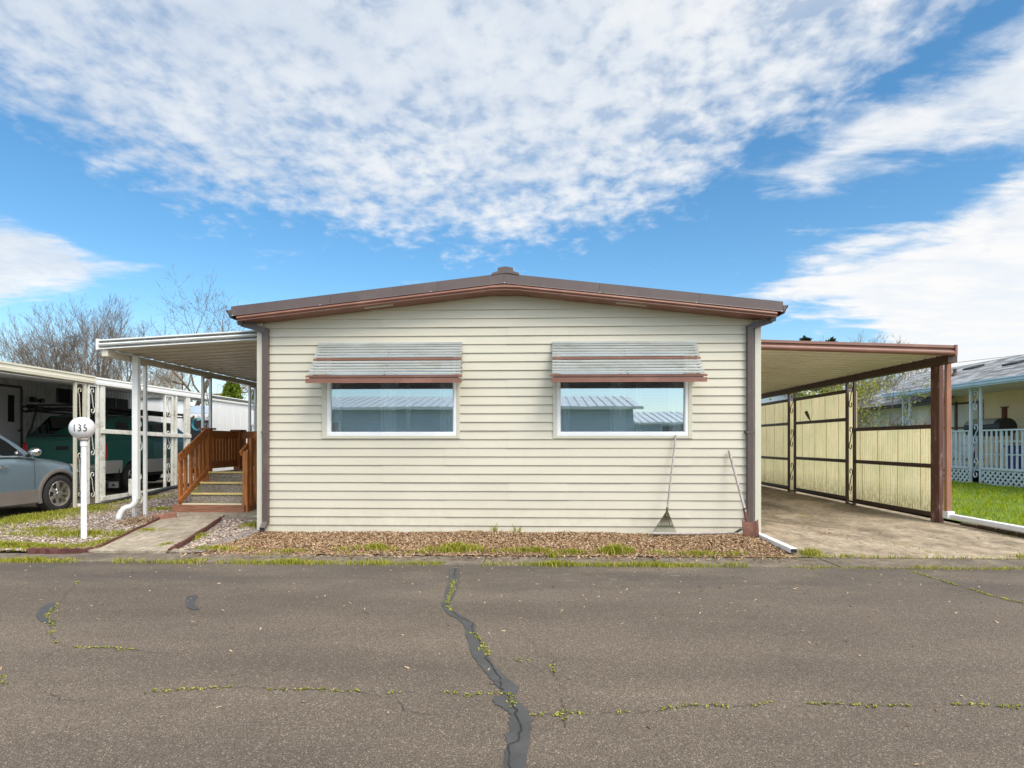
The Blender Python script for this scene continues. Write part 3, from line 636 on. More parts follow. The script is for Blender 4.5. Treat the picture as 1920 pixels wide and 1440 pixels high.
# left plot: patchy dry grass over bark
for cx, cy, rx, ry, n, h in ((-6.6,7.2,1.1,.18,1500,.065),(-7.6,7.35,.9,.3,1100,.06),(-6.0,7.1,.5,.12,350,.05),(-6.5,8.15,1.0,.22,1100,.06),(-5.6,8.35,.5,.2,380,.06),(-7.3,8.5,.6,.25,380,.05),(-5.65,7.5,.18,.28,260,.06),
    (-8.5,9.6,.8,.9,1500,.075),(-8.2,10.6,.6,.35,500,.06),(-8.6,11.2,.5,.6,400,.06),(-8.2,12.2,.4,.6,300,.06),(-7.4,13.2,.6,.8,300,.06),(-6.85,10.6,.35,.14,220,.06),(-4.65,8.0,.12,.25,120,.06),(-4.35,8.9,.18,.2,140,.06),(-7.9,15,.5,1.5,500,.1),(-4.7,7.4,.12,.2,130,.05)):
    S += ell(cx, cy, rx*1.1, ry*1.25, int(n*2.6), h*1.15, g_left)
MS = []
for k, p in CRJ.items():
    for (x, y) in p:
        ph = math.sin(x*7+y*9)+.6*math.sin(x*19-y*13)
        q = {'S':.42,'A':.6,'B':.5,'C':.2,'D':.85,'E':.9,'F':.28,'G':.25,'H':.9,'J':.05,'K':.15,'L':.12}[k]
        if k == 'S' and y > 5.05 and y < 5.75: q = 1.5
        if ph > 1.35-2.1*q:
            for _ in range(random.randint(3, 8) if k in 'SH' else random.randint(1, 4)):
                MS.append((x+random.gauss(0,.012), y+random.gauss(0,.009), .004+random.uniform(0,.005)))
            if random.random() < .35: S.append((x+random.gauss(0,.010), y+random.gauss(0,.012), .004, random.uniform(.008,.020)))
for p in ([(4.7,8.34),(4.76,8.11),(4.81,7.78),(4.84,7.58),(4.86,7.2)],):
    for x, y in jit(p): 
        if random.random() < .7:
            for _ in range(4): S.append((x+random.gauss(0,.02), y+random.gauss(0,.02), .02, random.uniform(.01,.03)))
MOSS = MS
S = [q for q in S if not (q[0] < -8.93 and q[1] > 7.0)]
blades('grass', S, M['grass'], 'patchy yellow green grass along the road edge and garden beds')
# dense lawn on the right plot
L = []
for _ in range(76000):
    y = 7.1+15*random.random()**1.4; x = 7.1+random.random()*9.5
    if x > 12.75 and y > 11.5: continue
    L.append((x, y, z_lawn(x, y), random.uniform(.03,.095)*(.75+.35*hnoise(x, y, 2))))
blades('lawn_grass', L, M['lawn'], 'bright green lawn grass beside the driveway')

def chips(name, spots, mat, L_, W_, T_, label=None, tilt=.5):
    P = np.array(spots, float); n = len(P)
    l = RNG.uniform(.45,1.25,n)*L_/2; w = RNG.uniform(.5,1.3,n)*W_/2; t = RNG.uniform(.6,1.3,n)*T_/2
    yaw = RNG.uniform(0, 2*np.pi, n); pit = RNG.normal(0, tilt, n); rol = RNG.normal(0, tilt, n)
    C = np.array([[-1,-.6,-1],[1,-1,-1],[.8,1,-1],[-.9,.8,-1],[-.9,-.7,1],[.9,-.8,1],[.7,.9,1],[-1,.7,1]])
    V = C[None]*np.stack([l,w,t],1)[:,None,:]
    cy, sy, cp, sp, cr, sr = np.cos(yaw), np.sin(yaw), np.cos(pit), np.sin(pit), np.cos(rol), np.sin(rol)
    Rm = np.stack([np.stack([cy*cp, cy*sp*sr-sy*cr, cy*sp*cr+sy*sr],1), np.stack([sy*cp, sy*sp*sr+cy*cr, sy*sp*cr-cy*sr],1), np.stack([-sp, cp*sr, cp*cr],1)],1)
    V = np.einsum('nij,nkj->nki', Rm, V)+P[:,None,:]
    F = np.array([(0,3,2,1),(4,5,6,7),(0,1,5,4),(1,2,6,5),(2,3,7,6),(3,0,4,7)])
    F = (np.arange(n)[:,None,None]*8+F[None]).reshape(-1,4)
    return tag(np_mesh(name, V, F, mat), label, None, None, 'stuff')
C_ = []
for _ in range(24000):
    x = random.uniform(-4.1, 3.15); y = 7.02+1.6*random.random()**.85
    if x > 3.1-(8.4-y)*.02 and y < 7.4: continue
    if y < 7.25 and random.random() < .55: continue
    C_.append((x, y, z_mulch(x, y)+random.uniform(0,.016)))
for _ in range(1500):
    x = random.gauss(2.62,.34); y = random.gauss(7.85,.26)
    if y > 8.5 or x > 3.08: continue
    C_.append((x, y, z_mulch(x, y)+random.uniform(0,.03)))
for _ in range(500): C_.append((random.uniform(-4.2,3), 6.98-abs(random.gauss(0,.12)), .022))
chips('bark_mulch', C_, M['chip'], .046, .0125, .006, 'orange brown wood chip mulch below the front wall')
B_ = []
for _ in range(20000):
    y = 7.0+9.5*random.random()**1.7; x = random.uniform(-8.6, -4.25)
    xl = float(np.interp(y, [p[1] for p in pl], [p[0] for p in pl])); xr = float(np.interp(y, [p[1] for p in pr], [p[0] for p in pr]))
    if y < 10.2 and xl-.1 < x < xr+.1: continue
    if y > 9.6 and x > -6.5: continue
    if x > xr and y > 9.5: continue
    B_.append((x, y, g_left(x, y)+random.uniform(0,.014)))
chips('bark_nuggets', B_, M['bark'], .046, .021, .009, 'greyish pink bark nuggets on the garden strip by the path', .35)
chips('crack_moss', MOSS, M['moss'], .013, .009, .005, 'yellow green moss growing along the road cracks', .5)
D_ = []
for _ in range(420): D_.append((random.gauss(0,4), 6.35-abs(random.gauss(0,1.0)), .004))
for _ in range(60): D_.append((random.uniform(-4,4), random.uniform(2.5,5), .004))
for _ in range(160): D_.append((random.uniform(3.4,7), random.uniform(7.1,10.5), .03))
for _ in range(90): D_.append((random.gauss(4.3,.12), random.gauss(8.75,.1), .035))
for _ in range(130): D_.append((random.gauss(7.5,.5), random.gauss(7.4,.25), .03))
chips('leaf_litter', D_, M['leaf_litter'], .030, .013, .002, 'small dry leaves and chips scattered over road and driveway', .2)

# ================================================================ MAIN HOUSE
YW = 8.62; XL, XR = -4.06, 3.25; XC = -.405
def ztop(x): return 3.64-.114*abs(x-XC)
def clip_poly(pts, f):
    out = []
    for i, p in enumerate(pts):
        q = pts[(i+1) % len(pts)]; a, b = f(p), f(q)
        if a >= 0: out.append(p)
        if (a >= 0) != (b >= 0):
            t = a/(a-b); out.append((p[0]+(q[0]-p[0])*t, p[1]+(q[1]-p[1])*t))
    return out
def laps(mb, to3, x0, x1, zlo, zhi, step, off, openings, clips, seamf, ob=.021, ot=.002):
    """overlapping siding courses; to3(x, out, z) -> point"""
    n = 0; z = off
    while z < zhi:
        za, zb = max(z, zlo), min(z+step, zhi)
        if zb > za+.004:
            cuts = sorted({za, zb, *[q for o in openings for q in (o[2], o[3]) if za < q < zb]})
            seams = [x0]+[s for s in sorted(seamf(n)) if x0+.05 < s < x1-.05]+[x1]
            for k, (sa, sb) in enumerate(zip(seams, seams[1:])):
                dx = .004*(k % 2)
                for ca, cb_ in zip(cuts, cuts[1:]):
                    iv = [(sa, sb)]
                    for (ox0, ox1, oz0, oz1) in openings:
                        if oz0 <= (ca+cb_)/2 <= oz1:
                            nv = []
                            for a_, b_ in iv:
                                if ox1 <= a_ or ox0 >= b_: nv.append((a_, b_)); continue
                                if a_ < ox0: nv.append((a_, ox0))
                                if ox1 < b_: nv.append((ox1, b_))
                            iv = nv
                    for a_, b_ in iv:
                        pts = [(a_, ca), (b_, ca), (b_, cb_), (a_, cb_)]
                        for f in clips: pts = clip_poly(pts, f) if len(pts) > 2 else pts
                        if len(pts) < 3: continue
                        o_ = lambda zz: ob+(ot-ob)*(zz-z)/step+dx
                        mb.poly([to3(p[0], o_(p[1]), p[1]) for p in pts])
                        if abs(ca-z) < 1e-6:
                            lo = [p for p in pts if abs(p[1]-ca) < 1e-6]
                            if len(lo) >= 2:
                                a2, b2 = min(p[0] for p in lo), max(p[0] for p in lo)
                                mb.poly([to3(a2, ob+dx, ca), to3(a2, 0, ca+.001), to3(b2, 0, ca+.001), to3(b2, ob+dx, ca)])
                                mb.poly([to3(a_, ob+dx, ca), to3(a_, ob+dx-.0012, ca), to3(b_, ob+dx-.0012, ca), to3(b_, ob+dx, ca)])
        z += step; n += 1
house = thing('mobile_home', (XC, YW, 0), 'cream mobile home with lap siding, brown roof edge and two awning shaded front windows', 'house')
WIN = [(-3.05, -1.12, 1.46, 2.72), (.36, 2.26, 1.46, 2.72)]
CASE = [(-3.125, -1.072, 1.420, 2.745), (.300, 2.320, 1.420, 2.745)]
mb = MB(); base_seams = [-2.22, -.372, 1.44, -1.29, .52, 2.31]
def seam_front(n):
    k = (n//2) % 3
    return [[-2.22, 1.44], [-1.29, 2.31], [-.372, .52]][k] if n < 24 else [[-2.22, 1.44], [-.372]][n % 2]
laps(mb, lambda x, o, z: (x, YW-o, z), XL+.07, XR-.07, .03, 3.70, .1272, .012, CASE, [lambda p: ztop(XC)-.114*(p[0]-XC)-p[1], lambda p: ztop(XC)+.114*(p[0]-XC)-p[1]], seam_front)
mb.build('front_wall', M['siding'], house)
# backing board inside the cladding (with the window holes) so that the room stays closed
mb = MB()
xs = [XL, WIN[0][0], WIN[0][1], WIN[1][0], WIN[1][1], XR]
for i in range(5):
    if i in (1, 3):
        mb.box(xs[i], xs[i+1], YW+.003, YW+.10, .03, 1.46); mb.box(xs[i], xs[i+1], YW+.003, YW+.10, 2.72, 3.2)
    else: mb.box(xs[i], xs[i+1], YW+.003, YW+.10, .03, 3.2)
mb.build('wall_core', M['room'], house)
mb = MB(); mb.box(XL+.02, XR-.02, 11.2, 11.25, .03, 3.2); mb.box(XL+.02, XR-.02, 8.75, 11.2, .70, .74); mb.box(XL+.02, XR-.02, 8.75, 11.2, 3.02, 3.05)
mb.build('room_lining', M['room'], house)
YB = 24.0
for sgn, xw, nm in ((-1, XL, 'side_wall'), (1, XR, 'side_wall')):
    mb = MB(); laps(mb, lambda y, o, z: (xw+sgn*o, y, z), YW+.05, YB, .03, 3.20, .1272, .012, [], [], lambda n: [12.2+(n % 3)*.8, 16.0+(n % 2)*.6, 20.1])
    mb.box(xw-.002 if sgn < 0 else xw-.06, xw+.06 if sgn < 0 else xw+.002, YW+.11, YB, .0, 3.22)
    mb.build(nm, M['siding'], house)
mb = MB(); mb.poly([(XL,YB,0),(XR,YB,0),(XR,YB,3.2),(XC,YB,3.6),(XL,YB,3.2)]); mb.build('rear_wall', M['siding'], house, solid=.08)
for x0, x1 in ((XL-.045, XL+.035), (XR-.035, XR+.055)):
    mb = MB(); mb.box(x0, x1, YW-.035, YW+.06, .02, 3.24); mb.build('corner_trim', M['trim_cream'], house, bevel=.006)
# roof: metal skin, gable band, ridge cap
YF = 8.33; XE0, XE1 = -4.355, 3.505
def zr(x): return 3.765-.1115*abs(x-XC)
mb = MB()
for xa, xb in ((XE0, XC), (XC, XE1)):
    mb.poly([(xa,YF-.005,zr(xa)),(xb,YF-.005,zr(xb)),(xb,YB+.3,zr(xb)),(xa,YB+.3,zr(xa))])
    mb.poly([(xa,YF+.01,zr(xa)-.10),(xa,YB+.3,zr(xa)-.10),(xb,YB+.3,zr(xb)-.10),(xb,YF+.01,zr(xb)-.10)])
    k = int((YB-YF)/.6)
    for i in range(1, k):
        y = YF+i*.6; mb.bar((xa,y,zr(xa)+.012),(xb,y,zr(xb)+.012),.03,.025)
roof = mb.build('roof', M['brown'], house)
mb = MB()
for a_, b_ in ((XE0, -2.9), (-2.9, -1.35), (-1.35, XC), (XC, .95), (.95, 2.35), (2.35, XE1)):
    g = .0015; a2, b2 = a_+g, b_-g
    yo = YF-(.002 if int(a_*10) % 2 else 0)
    mb.sweep([(0,yo-.012,.004),(0,yo-.012,-.128),(0,yo-.016,-.136),(0,yo+.02,-.138),(0,yo+.02,.004)], [(a2,0,zr(a2)),(b2,0,zr(b2))])
mb.build('fascia', M['brown'], roof)
for xx in (-4.33,-3.05,-1.45,-.4,.95,2.3,3.48):
    mb = MB(); mb.lathe([(0,-.004),(.009,-.004),(.009,.004),(0,.006)], 8, (xx, YF-.016, zr(xx)-.130), 'y'); mb.build('screw', M['alu'], roof)
mb = MB(); px = [(-.195,-.018),(-.195,.012),(-.11,.035),(-.108,.085),(0,.105),(.108,.085),(.11,.035),(.195,.012),(.195,-.018),(.10,.0),(0,.012),(-.10,.0)]
mb.sweep([(x, 0, z) for x, z in px], [(XC+.02, YF-.022, zr(XC)-.005), (XC+.02, YB+.3, zr(XC)-.005)]); mb.build('ridge_cap', M['brown'], roof)
# rounded red-brown rake trim with a level piece at the peak
rk = [(YF+.0,0),(YF-.006,-.010),(YF-.026,-.022),(YF-.034,-.038),(YF-.026,-.054),(YF-.012,-.061),(YF-.012,-.068),(YF-.022,-.071),(YF-.022,-.079),(YF+.02,-.082),(YF+.05,-.080),(YF+.05,-.0)]
def zt(x): return zr(min(max(x, -4.31), 3.44))-.138
rp = [(0, y, z) for y, z in rk]
XA, XB2 = -.635, -.165
mb = MB(); mb.sweep(rp, [(-4.27,0,zt(-4.27)),(XA,0,zt(XA))]); mb.sweep(rp, [(XB2,0,zt(XB2)),(3.42,0,zt(3.42))])
mb.build('rake_trim', M['redbrown'], house, smooth=True, angle=50)
mb = MB(); sf = [(0,YF+.04,-.078),(0,YW+.02,-.086),(0,YW+.02,-.02),(0,YF+.04,-.02)]
mb.sweep(sf, [(XL-.045,0,zt(XL-.045)),(XA,0,zt(XA)),(XB2,0,zt(XB2)),(XR+.05,0,zt(XR+.05))]); mb.build('rake_soffit', M['redbrown'], house)
mb = MB(); mb.sweep([(o[0], o[1]-.003, o[2]) for o in rp], [(XA-.002,0,zt(XA)+.002),(XC,0,zt(XA)+.010),(XB2+.002,0,zt(XB2)+.002)]); mb.box(XA, XB2, YF+.001, YF+.02, zt(XA)-.02, zt(XC)); mb.build('peak_trim', M['redbrown'], house, smooth=True, angle=50)
for a_, b_ in ((-2.44,-2.02),(1.2,1.63)):
    mb = MB()
    for i in range(26):
        t = a_+(b_-a_)*i/26; mb.box(t, t+(b_-a_)/26*.62, YF+.08, YF+.14, zt(t)-.088, zt(t)-.076)
    mb.bar((a_,YF+.08,zt(a_)-.083),(b_,YF+.08,zt(b_)-.083),.008,.010)
    mb.build('soffit_vent', M['trim_cream'], house)
# eave soffits (ribbed) and eave gutters
for xa, xb in ((XE0+.03, XL-.02), (XR+.02, XE1-.03)):
    mb = MB(); n = 150; P = []
    for i in range(n):
        y = YF+.06+i*.105
        P += [(y, 0), (y+.03, 0), (y+.045, .02), (y+.09, .02)]
    xi = xb if xa < 0 else xa; xo = xa if xa < 0 else xb
    mb.grid([[(xo, y, 3.175+z), (xi, y, 3.165+z)] for y, z in P]); mb.build('soffit', M['brown_dark'], house)
for sg, xe in ((-1, XE0), (1, XE1)):
    mb = MB(); gp = [(0,0),(.0,-.115),(.020,-.115),(.036,-.085),(.045,-.055),(.068,-.028),(.075,0.0),(.067,0.0),(.038,-.045),(.015,-.105),(.008,-.105),(.008,0)]
    mb.sweep([(sg*x, 0, z) for x, z in gp], [(xe, YF-.004, zr(xe)-.045), (xe, YB+.2, zr(xe)-.045)]); mb.poly([(xe+sg*x, YF-.004, zr(xe)-.045+z) for x, z in gp[:7]]); mb.build('gutter', M['brown'], house)
def downspout(sg, xe, xw, zf):
    mb = MB(); y = YW-.055
    W, D = .082, .058
    zt_ = 3.165; zm = 3.045
    # drop, offset arm, bend and fall; ribbed face
    mb.box(xe-W/2, xe+W/2, y-D/2-.1, y+D/2-.1, zt_-.075, zt_+.05)
    a_ = Vector((xe+(-sg)*.0, y-.085, zt_-.055)); b_ = Vector((xw, y, zm-.02))
    mb.bar(a_, b_, D, W*.92, (0,0,1)); mb.bar(a_+Vector((0,-.002,0)), a_+Vector((-sg*.001,0,.07)), .05, .05, (0,1,0))
    mb.box(xw-W/2, xw+W/2, y-D/2, y+D/2, zf, zm)
    for dx in (-.026, 0, .026): mb.box(xw+dx-.007, xw+dx+.007, y-D/2-.004, y-D/2, zf, zm-.01)
    o = mb.build('downspout', M['brown'], house, bevel=.006)
    s = MB(); s.box(xw-W/2-.022, xw+W/2+.022, y-D/2-.007, y-D/2-.003, 1.50, 1.53); s.box(xw-W/2-.022, xw-W/2-.001, y-.03, YW-.01, 1.50, 1.53); s.build('strap', M['brown'], o)
    if zf > .15:
        e = MB(); e.bar((xw,y,zf+.015),(xw-.01,y-.10,zf-.075),.072,.05,(0,1,0)); e.build('outlet', M['brown'], o)
        e = MB(); e.poly([(xw-.04,y-.123,zf-.10),(xw+.03,y-.123,zf-.10),(xw+.03,y-.126,zf-.055),(xw-.04,y-.126,zf-.055)]); e.build('mouth', M['dark'], o)
    return o
downspout(-1, -4.285, -3.955, .17); downspout(1, 3.415, 3.135, .05)
# windows: frame, pane, mini blind, drapes
def window(x0, x1):
    z0_, z1_ = 1.46, 2.72
    mb = MB(); c = .05                          # cream J-trim around the opening
    X0, X1 = (x0-.075, x1+.052) if x0 < 0 else (x0-.06, x1+.06)
    Z0 = 1.420
    mb.box(X0, x0-.0, YW-.034, YW+.003, Z0, z1_+.03); mb.box(x1, X1, YW-.034, YW+.003, Z0, z1_+.03); mb.box(x0, x1, YW-.034, YW+.003, Z0, z0_); mb.box(x0, x1, YW-.034, YW+.003, z1_, z1_+.03)
    w = mb.build('window', M['trim_cream'], house, bevel=.004)
    f = .042; mb = MB(); ya, yb = YW-.030, YW+.05
    mb.box(x0, x0+f, ya, yb, z0_, z1_); mb.box(x1-f, x1, ya, yb, z0_, z1_); mb.box(x0+f, x1-f, ya, yb, z0_, z0_+f+.006); mb.box(x0+f, x1-f, ya, yb, z1_-f, z1_)
    for q in (x0+f, x1-f-.012): mb.box(q, q+.012, ya+.012, yb-.01, z0_+f, z1_-f)
    for q in (z0_+f+.006, z1_-f-.012): mb.box(x0+f+.012, x1-f-.012, ya+.013, yb-.01, q, q+.012)
    mb.build('window_frame', M['vinyl'], w, bevel=.004)
    mb = MB(); mb.poly([(x0+f,YW+.006,z0_+f),(x1-f,YW+.006,z0_+f),(x1-f,YW+.006,z1_-f),(x0+f,YW+.006,z1_-f)]); mb.build('glass_pane', M['glass'], w)
    mb = MB(); n = 56
    for i in range(n):
        z = z0_+f+.01+i*.0212
        mb.bar((x0+.02, YW+.10, z), (x1-.02, YW+.10, z), .0170, .0012, (0,-.86,.5))
    for q in (.18,.5,.82):
        xx = x0+(x1-x0)*q; mb.box(xx-.003, xx+.003, YW+.085, YW+.087, z0_+.03, z1_-.02)
    mb.build('blind', M['blind'], w)
    mb = MB()
    for xa, xb in ((x0+.05, x0+.20), (x0+.78, x0+1.02), (x0+1.16, x0+1.24), (x1-.26, x1-.05)):
        k = int((xb-xa)/.012); P = []
        for i in range(k+1):
            xx = xa+(xb-xa)*i/k; P.append([(xx, YW+.065+.016*math.sin(i*1.1), z0_-.05+.06), (xx, YW+.065+.016*math.sin(i*1.1), z1_)])
        mb.grid(P)
    mb.build('drape', M['drape'], w, smooth=True)
for x0, x1, _, _ in WIN: window(x0, x1)
# slatted aluminium awnings
def awning(x0, x1):
    zt_, zb_ = 2.81, 2.275; yt, yb = YW-.03, YW-.43
    mb = MB(); n = 12; per = 1.0/n
    P = lambda t: (yt+(yb-yt)*t, zt_+(zb_-zt_)*t)
    frame = MB(); frame.box(x0, x1, YW-.06, YW-.012, zt_-.005, zt_+.025); a = frame.build('window_awning', M['alu'], house)
    for x in (x0+.05, (x0+x1)/2, x1-.05):
        frame = MB(); frame.bar((x, yt, zt_-.03), (x, yb, zb_-.03), .02, .02); frame.bar((x, YW-.02, zb_+.02), (x, yb+.01, zb_-.01), .012, .012); frame.build('bracket', M['alu'], a)
    sl_ = MB(); br = MB()
    for i in range(n):
        t = (i+.15)*per; y, z = P(t); d = .058
        tgt = br if i in (5, 11) else sl_
        r = random.Random(i+int(x0*10)); s = r.uniform(-.006,.006)
        # each slat: pitched pan with a turned-down front lip
        ex = .016*(i % 2)
        tgt.sweep([(0,0,0),(0,-.030,-.014),(0,-.032,-.030),(0,-.036,-.031),(0,-.038,-.012),(0,-.002,.005)],
                  [(x0-.014*t-.03*(i == 11), y, z),((x0*.5+x1*.5), y, z-.004*abs(s)*50*.12),(x1+.014*t+.03*(i == 11), y, z+s*.3)])
    br.box(x0-.03, x1+.03, yb-.036, yb-.028, zb_-.070, zb_-.012)
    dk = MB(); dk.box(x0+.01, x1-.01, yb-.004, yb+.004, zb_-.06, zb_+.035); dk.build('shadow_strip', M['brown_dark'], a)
    br.sweep([(0,0,0),(0,-.012,-.006),(0,-.012,-.014),(0,.006,-.012)], [(x0-.03,yb-.03,zb_-.062),(x1+.03,yb-.03,zb_-.062)])
    sl_.build('slat', M['alu'], a); br.build('brown_slat', M['redbrown'], a)
    # stepped slats closing the sides
    for xs_ in (x0+.004, x1-.004):
        for i in range(1, 9):
            sd_ = MB(); t = i/9; y, z = P(t); sd_.bar((xs_, YW-.02, z-.035), (xs_, y+.03, z-.035), .005, .036); sd_.build('side_louvre', M['alu'], a)
awning(-3.17, -1.03); awning(.29, 2.375)

# ================================================================ CANOPY OVER THE STEPS (left)
def scroll_pts(c, h, axis, w=.05, flip=1):
    """S scroll in the plane spanned by 'axis' (unit 3-vector) and z"""
    pts = []
    ax = Vector(axis)
    for t in np.linspace(0, 1, 15):                       # upper curl
        an = -math.pi*.35+t*math.pi*1.75; r = w*.62*(.35+.65*t)
        pts.append((math.cos(an)*r*.8*flip, h/2-w*.62+math.sin(an)*r))
    up = pts[::1]
    lowr = [(-a, -b) for a, b in reversed(pts)]
    out = [Vector(c)+ax*a+Vector((0,0,b)) for a, b in up+lowr]
    return out
def scroll_post(root, x, y0, y1, z0_, z1_, mat, tw=.05, n=3, name='post', hs=.40, sr=.010):
    """twin-tube post with flat S scrolls between the tubes, spread along Y"""
    mb = MB()
    for y in (y0, y1): mb.box(x-tw/2, x+tw/2, y-tw/2, y+tw/2, z0_, z1_)
    for z in (z0_+.01, z1_-.04): mb.box(x-tw/2+.004, x+tw/2-.004, y0+tw/2, y1-tw/2, z, z+.03)
    p = mb.build(name, mat, root, bevel=.004)
    gap = (y1-y0-tw)
    for i in range(n):
        z = z0_+(z1_-z0_)*(i+.5)/n if n > 1 else (z0_+z1_)/2
        pts = scroll_pts((x, (y0+y1)/2, z+.1), hs, (0,1,0), gap*.62)
        sc = MB(); sc.tube(pts, sr, 6); sc.build('scroll', mat, p, smooth=True, angle=0)
    return p
def pan_roof(root, x0, z0_, x1, z1_, ya, yb, mat, name='roof_pan', per=.30, dep=.055, th=.012):
    mb = MB(); P = []; y = ya
    while y < yb:
        P += [(y, 0), (y+per*.66, 0), (y+per*.71, dep), (y+per*.95, dep)]; y += per
    mb.grid([[(x0, q, z0_+z) for q, z in P], [((x0+x1)/2, q, (z0_+z1_)/2+z-.006) for q, z in P], [(x1, q, z1_+z) for q, z in P]])
    return mb.build(name, mat, root, solid=th)
can = thing('porch_canopy', (-6.6, 9.55, .12), 'white metal patio canopy over the wooden steps, on thin scroll posts', 'canopy')
YC = 8.95
pan_roof(can, XL-.02, 2.985, -6.74, 2.838, YC+.03, 20.5, M['pan_grey'], dep=.062)
mb = MB()
A1, B1 = (-4.105, 0, 2.985), (-6.80, 0, 2.838)
fp = [(YC+.03,.135),(YC-.01,.135),(YC-.012,.118),(YC+.008,.112),(YC+.012,.082),(YC-.012,.074),(YC-.022,.060),(YC-.012,.046),(YC+.010,.038),(YC+.012,.006),(YC-.014,0),(YC-.014,-.014),(YC+.03,-.014)]
fm = [0,0,0,1,0,0,0,0,1,0,0,0,0]  # recess faces take the dark grey slot, lips the white one
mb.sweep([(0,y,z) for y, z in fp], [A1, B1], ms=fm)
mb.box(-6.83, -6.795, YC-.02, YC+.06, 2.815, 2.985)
mb.build('fascia', [M['white'], M['dark_grey']], can)
mb = MB()
for xx in (-6.62,-6.3,-6.05,-5.4,-4.9,-4.75,-4.4):
    mb = MB(); mb.lathe([(0,-.004),(.007,-.003),(.007,.003),(0,.004)], 8, (xx, YC-.004+random.uniform(0,.002), 2.985+(xx+4.1)*.0545+random.choice((.022,.097))), 'y'); mb.build('screw', M['alu'], can)
mb = MB(); mb.box(-6.77, -6.67, YC+.02, 20.5, 2.715, 2.815); mb.build('beam', M['pan_grey'], can, bevel=.008)
for y0, y1, zb in ((9.66,9.94,.13),(11.72,12.0,.2),(13.70,13.98,.26),(16.4,16.7,.3)): scroll_post(can, -6.72, y0, y1, zb-.1, 2.72, M['white'], .05, 3, hs=.55)
mb = MB(); w_, d_ = .095, .075
SPX, SPY = -6.575, 9.50
mb.box(SPX-w_/2, SPX+w_/2, SPY-d_/2, SPY+d_/2, .42, 2.80)
for dx in (-.028,0,.028): mb.box(SPX+dx-.008, SPX+dx+.008, SPY-d_/2-.004, SPY-d_/2, .42, 2.79)
sp_ = mb.build('downspout', M['white'], can, bevel=.007)
mb = MB(); P = []
for t in np.linspace(0, 1, 9):
    an = t*math.pi/2; P.append((SPX-.12*(1-math.cos(an)), SPY-.02*t, .46-.17*math.sin(an)))
for t in np.linspace(0, 1, 9)[1:]:
    an = t*math.pi/2.2; P.append((SPX-.12-.13*math.sin(an), SPY-.02-.06*t, .29-.24*(1-math.cos(an))))
mb.tube(P, .046, 12); mb.build('spout_elbow', M['white'], sp_, smooth=True, angle=0)

# ================================================================ CARPORT (right)
cp = thing('carport', (6.78, 10.0, .03), 'brown framed carport roof with yellowed fibreglass side panels beside the house', 'carport')
YP = 9.50
pan_roof(cp, XR+.02, 2.88, 6.60, 2.765, YP+.03, 19.2, M['pan'])
mb = MB(); pf = [(YP+.03,.16),(YP-.012,.16),(YP-.016,.118),(YP+.010,.108),(YP+.012,.088),(YP-.012,.078),(YP-.026,.050),(YP-.022,.020),(YP-.004,.006),(YP+.03,0)]
mb.sweep([(0,y,z) for y, z in pf], [(XR+.04,0,2.862),(6.675,0,2.738)]); mb.box(6.665, 6.70, YP-.03, YP+.06, 2.735, 2.905)
mb.build('fascia', M['redbrown'], cp, smooth=True, angle=50)
mb = MB(); mb.sweep([(-.07,0,0),(-.07,0,.15),(.07,0,.15),(.07,0,0)], [(6.68,YP+.05,2.635),(6.68,19.2,2.65)])
mb.build('beam', M['brown_dark'], cp)
mb = MB(); P = []; y = YP+.05
while y < 19.1: P += [(y,0),(y+.06,0),(y+.08,.035),(y+.134,.035)]; y += .152
mb.grid([[(6.60, q, 2.745+z*1.2) for q, z in P], [(6.60, q, 2.775+.02) for q, z in P]]); mb.build('pan_closure', M['brown_dark'], cp)
XF = 6.78
ZB = 2.69
def pair(y0, y1, z0_): return scroll_post(cp, XF, y0, y1, z0_, ZB, M['brown_dark'], .052, 3, hs=.52)
mb = MB(); mb.box(XF-.05, XF+.028, 9.94, 10.15, .0, ZB); mb.box(XF-.062, XF+.015, 9.925, 10.165, .0, .012)
fpost = mb.build('front_post', M['postbrown'], cp, bevel=.006)
pair(12.58, 12.87, .03); pair(15.38, 15.74, .07); pair(18.3, 18.6, .1)
mb = MB(); mb.box(6.73, 6.805, 9.76, 9.82, .20, 2.70)
for dx in (.012,.038,.062): mb.box(6.73+dx-.006, 6.73+dx+.006, 9.754, 9.76, .20, 2.69)
ds = mb.build('downspout', M['pinkbrown'], cp, bevel=.006)
# rails and fibreglass bays
def bay(y0, y1, zs, z0_):
    rl = MB()
    for z in zs: rl.box(XF-.025, XF+.025, y0, y1, z-.036, z+.036)
    rl.build('rail', M['brown_dark'], cp, bevel=.003)
    for za, zb in zip(zs, zs[1:]):
        mb = MB(); P = []; k = int((y1-y0)/.0178)
        for i in range(k+1):
            y = y0+(y1-y0)*i/k; P.append((XF+.030+.0035*math.sin(i*math.pi/2.0+.6), y))
        mb.grid([[(x, y, za+.030) for x, y in P], [(x, y, zb-.030) for x, y in P]])
        p = mb.build('panel', M['fibre'], cp)
        yy = y0+.36
        while yy < y1-.1:
            j = MB(); j.box(XF+.020, XF+.0255, yy-.004, yy+.004, za+.036, zb-.036); j.build('panel_joint', M['panel_joint'], p); yy += .60+random.uniform(-.06,.06)
M['panel_joint'] = paint('stained_joint', (.52,.40,.19), .8, var=.3, scale=7)
bay(10.15, 12.55, [.145,.965,1.635], .1); bay(12.90, 15.35, [.165,.965,1.86,2.47], .1); bay(15.77, 18.27, [.175,.93,1.86,2.48], .1)
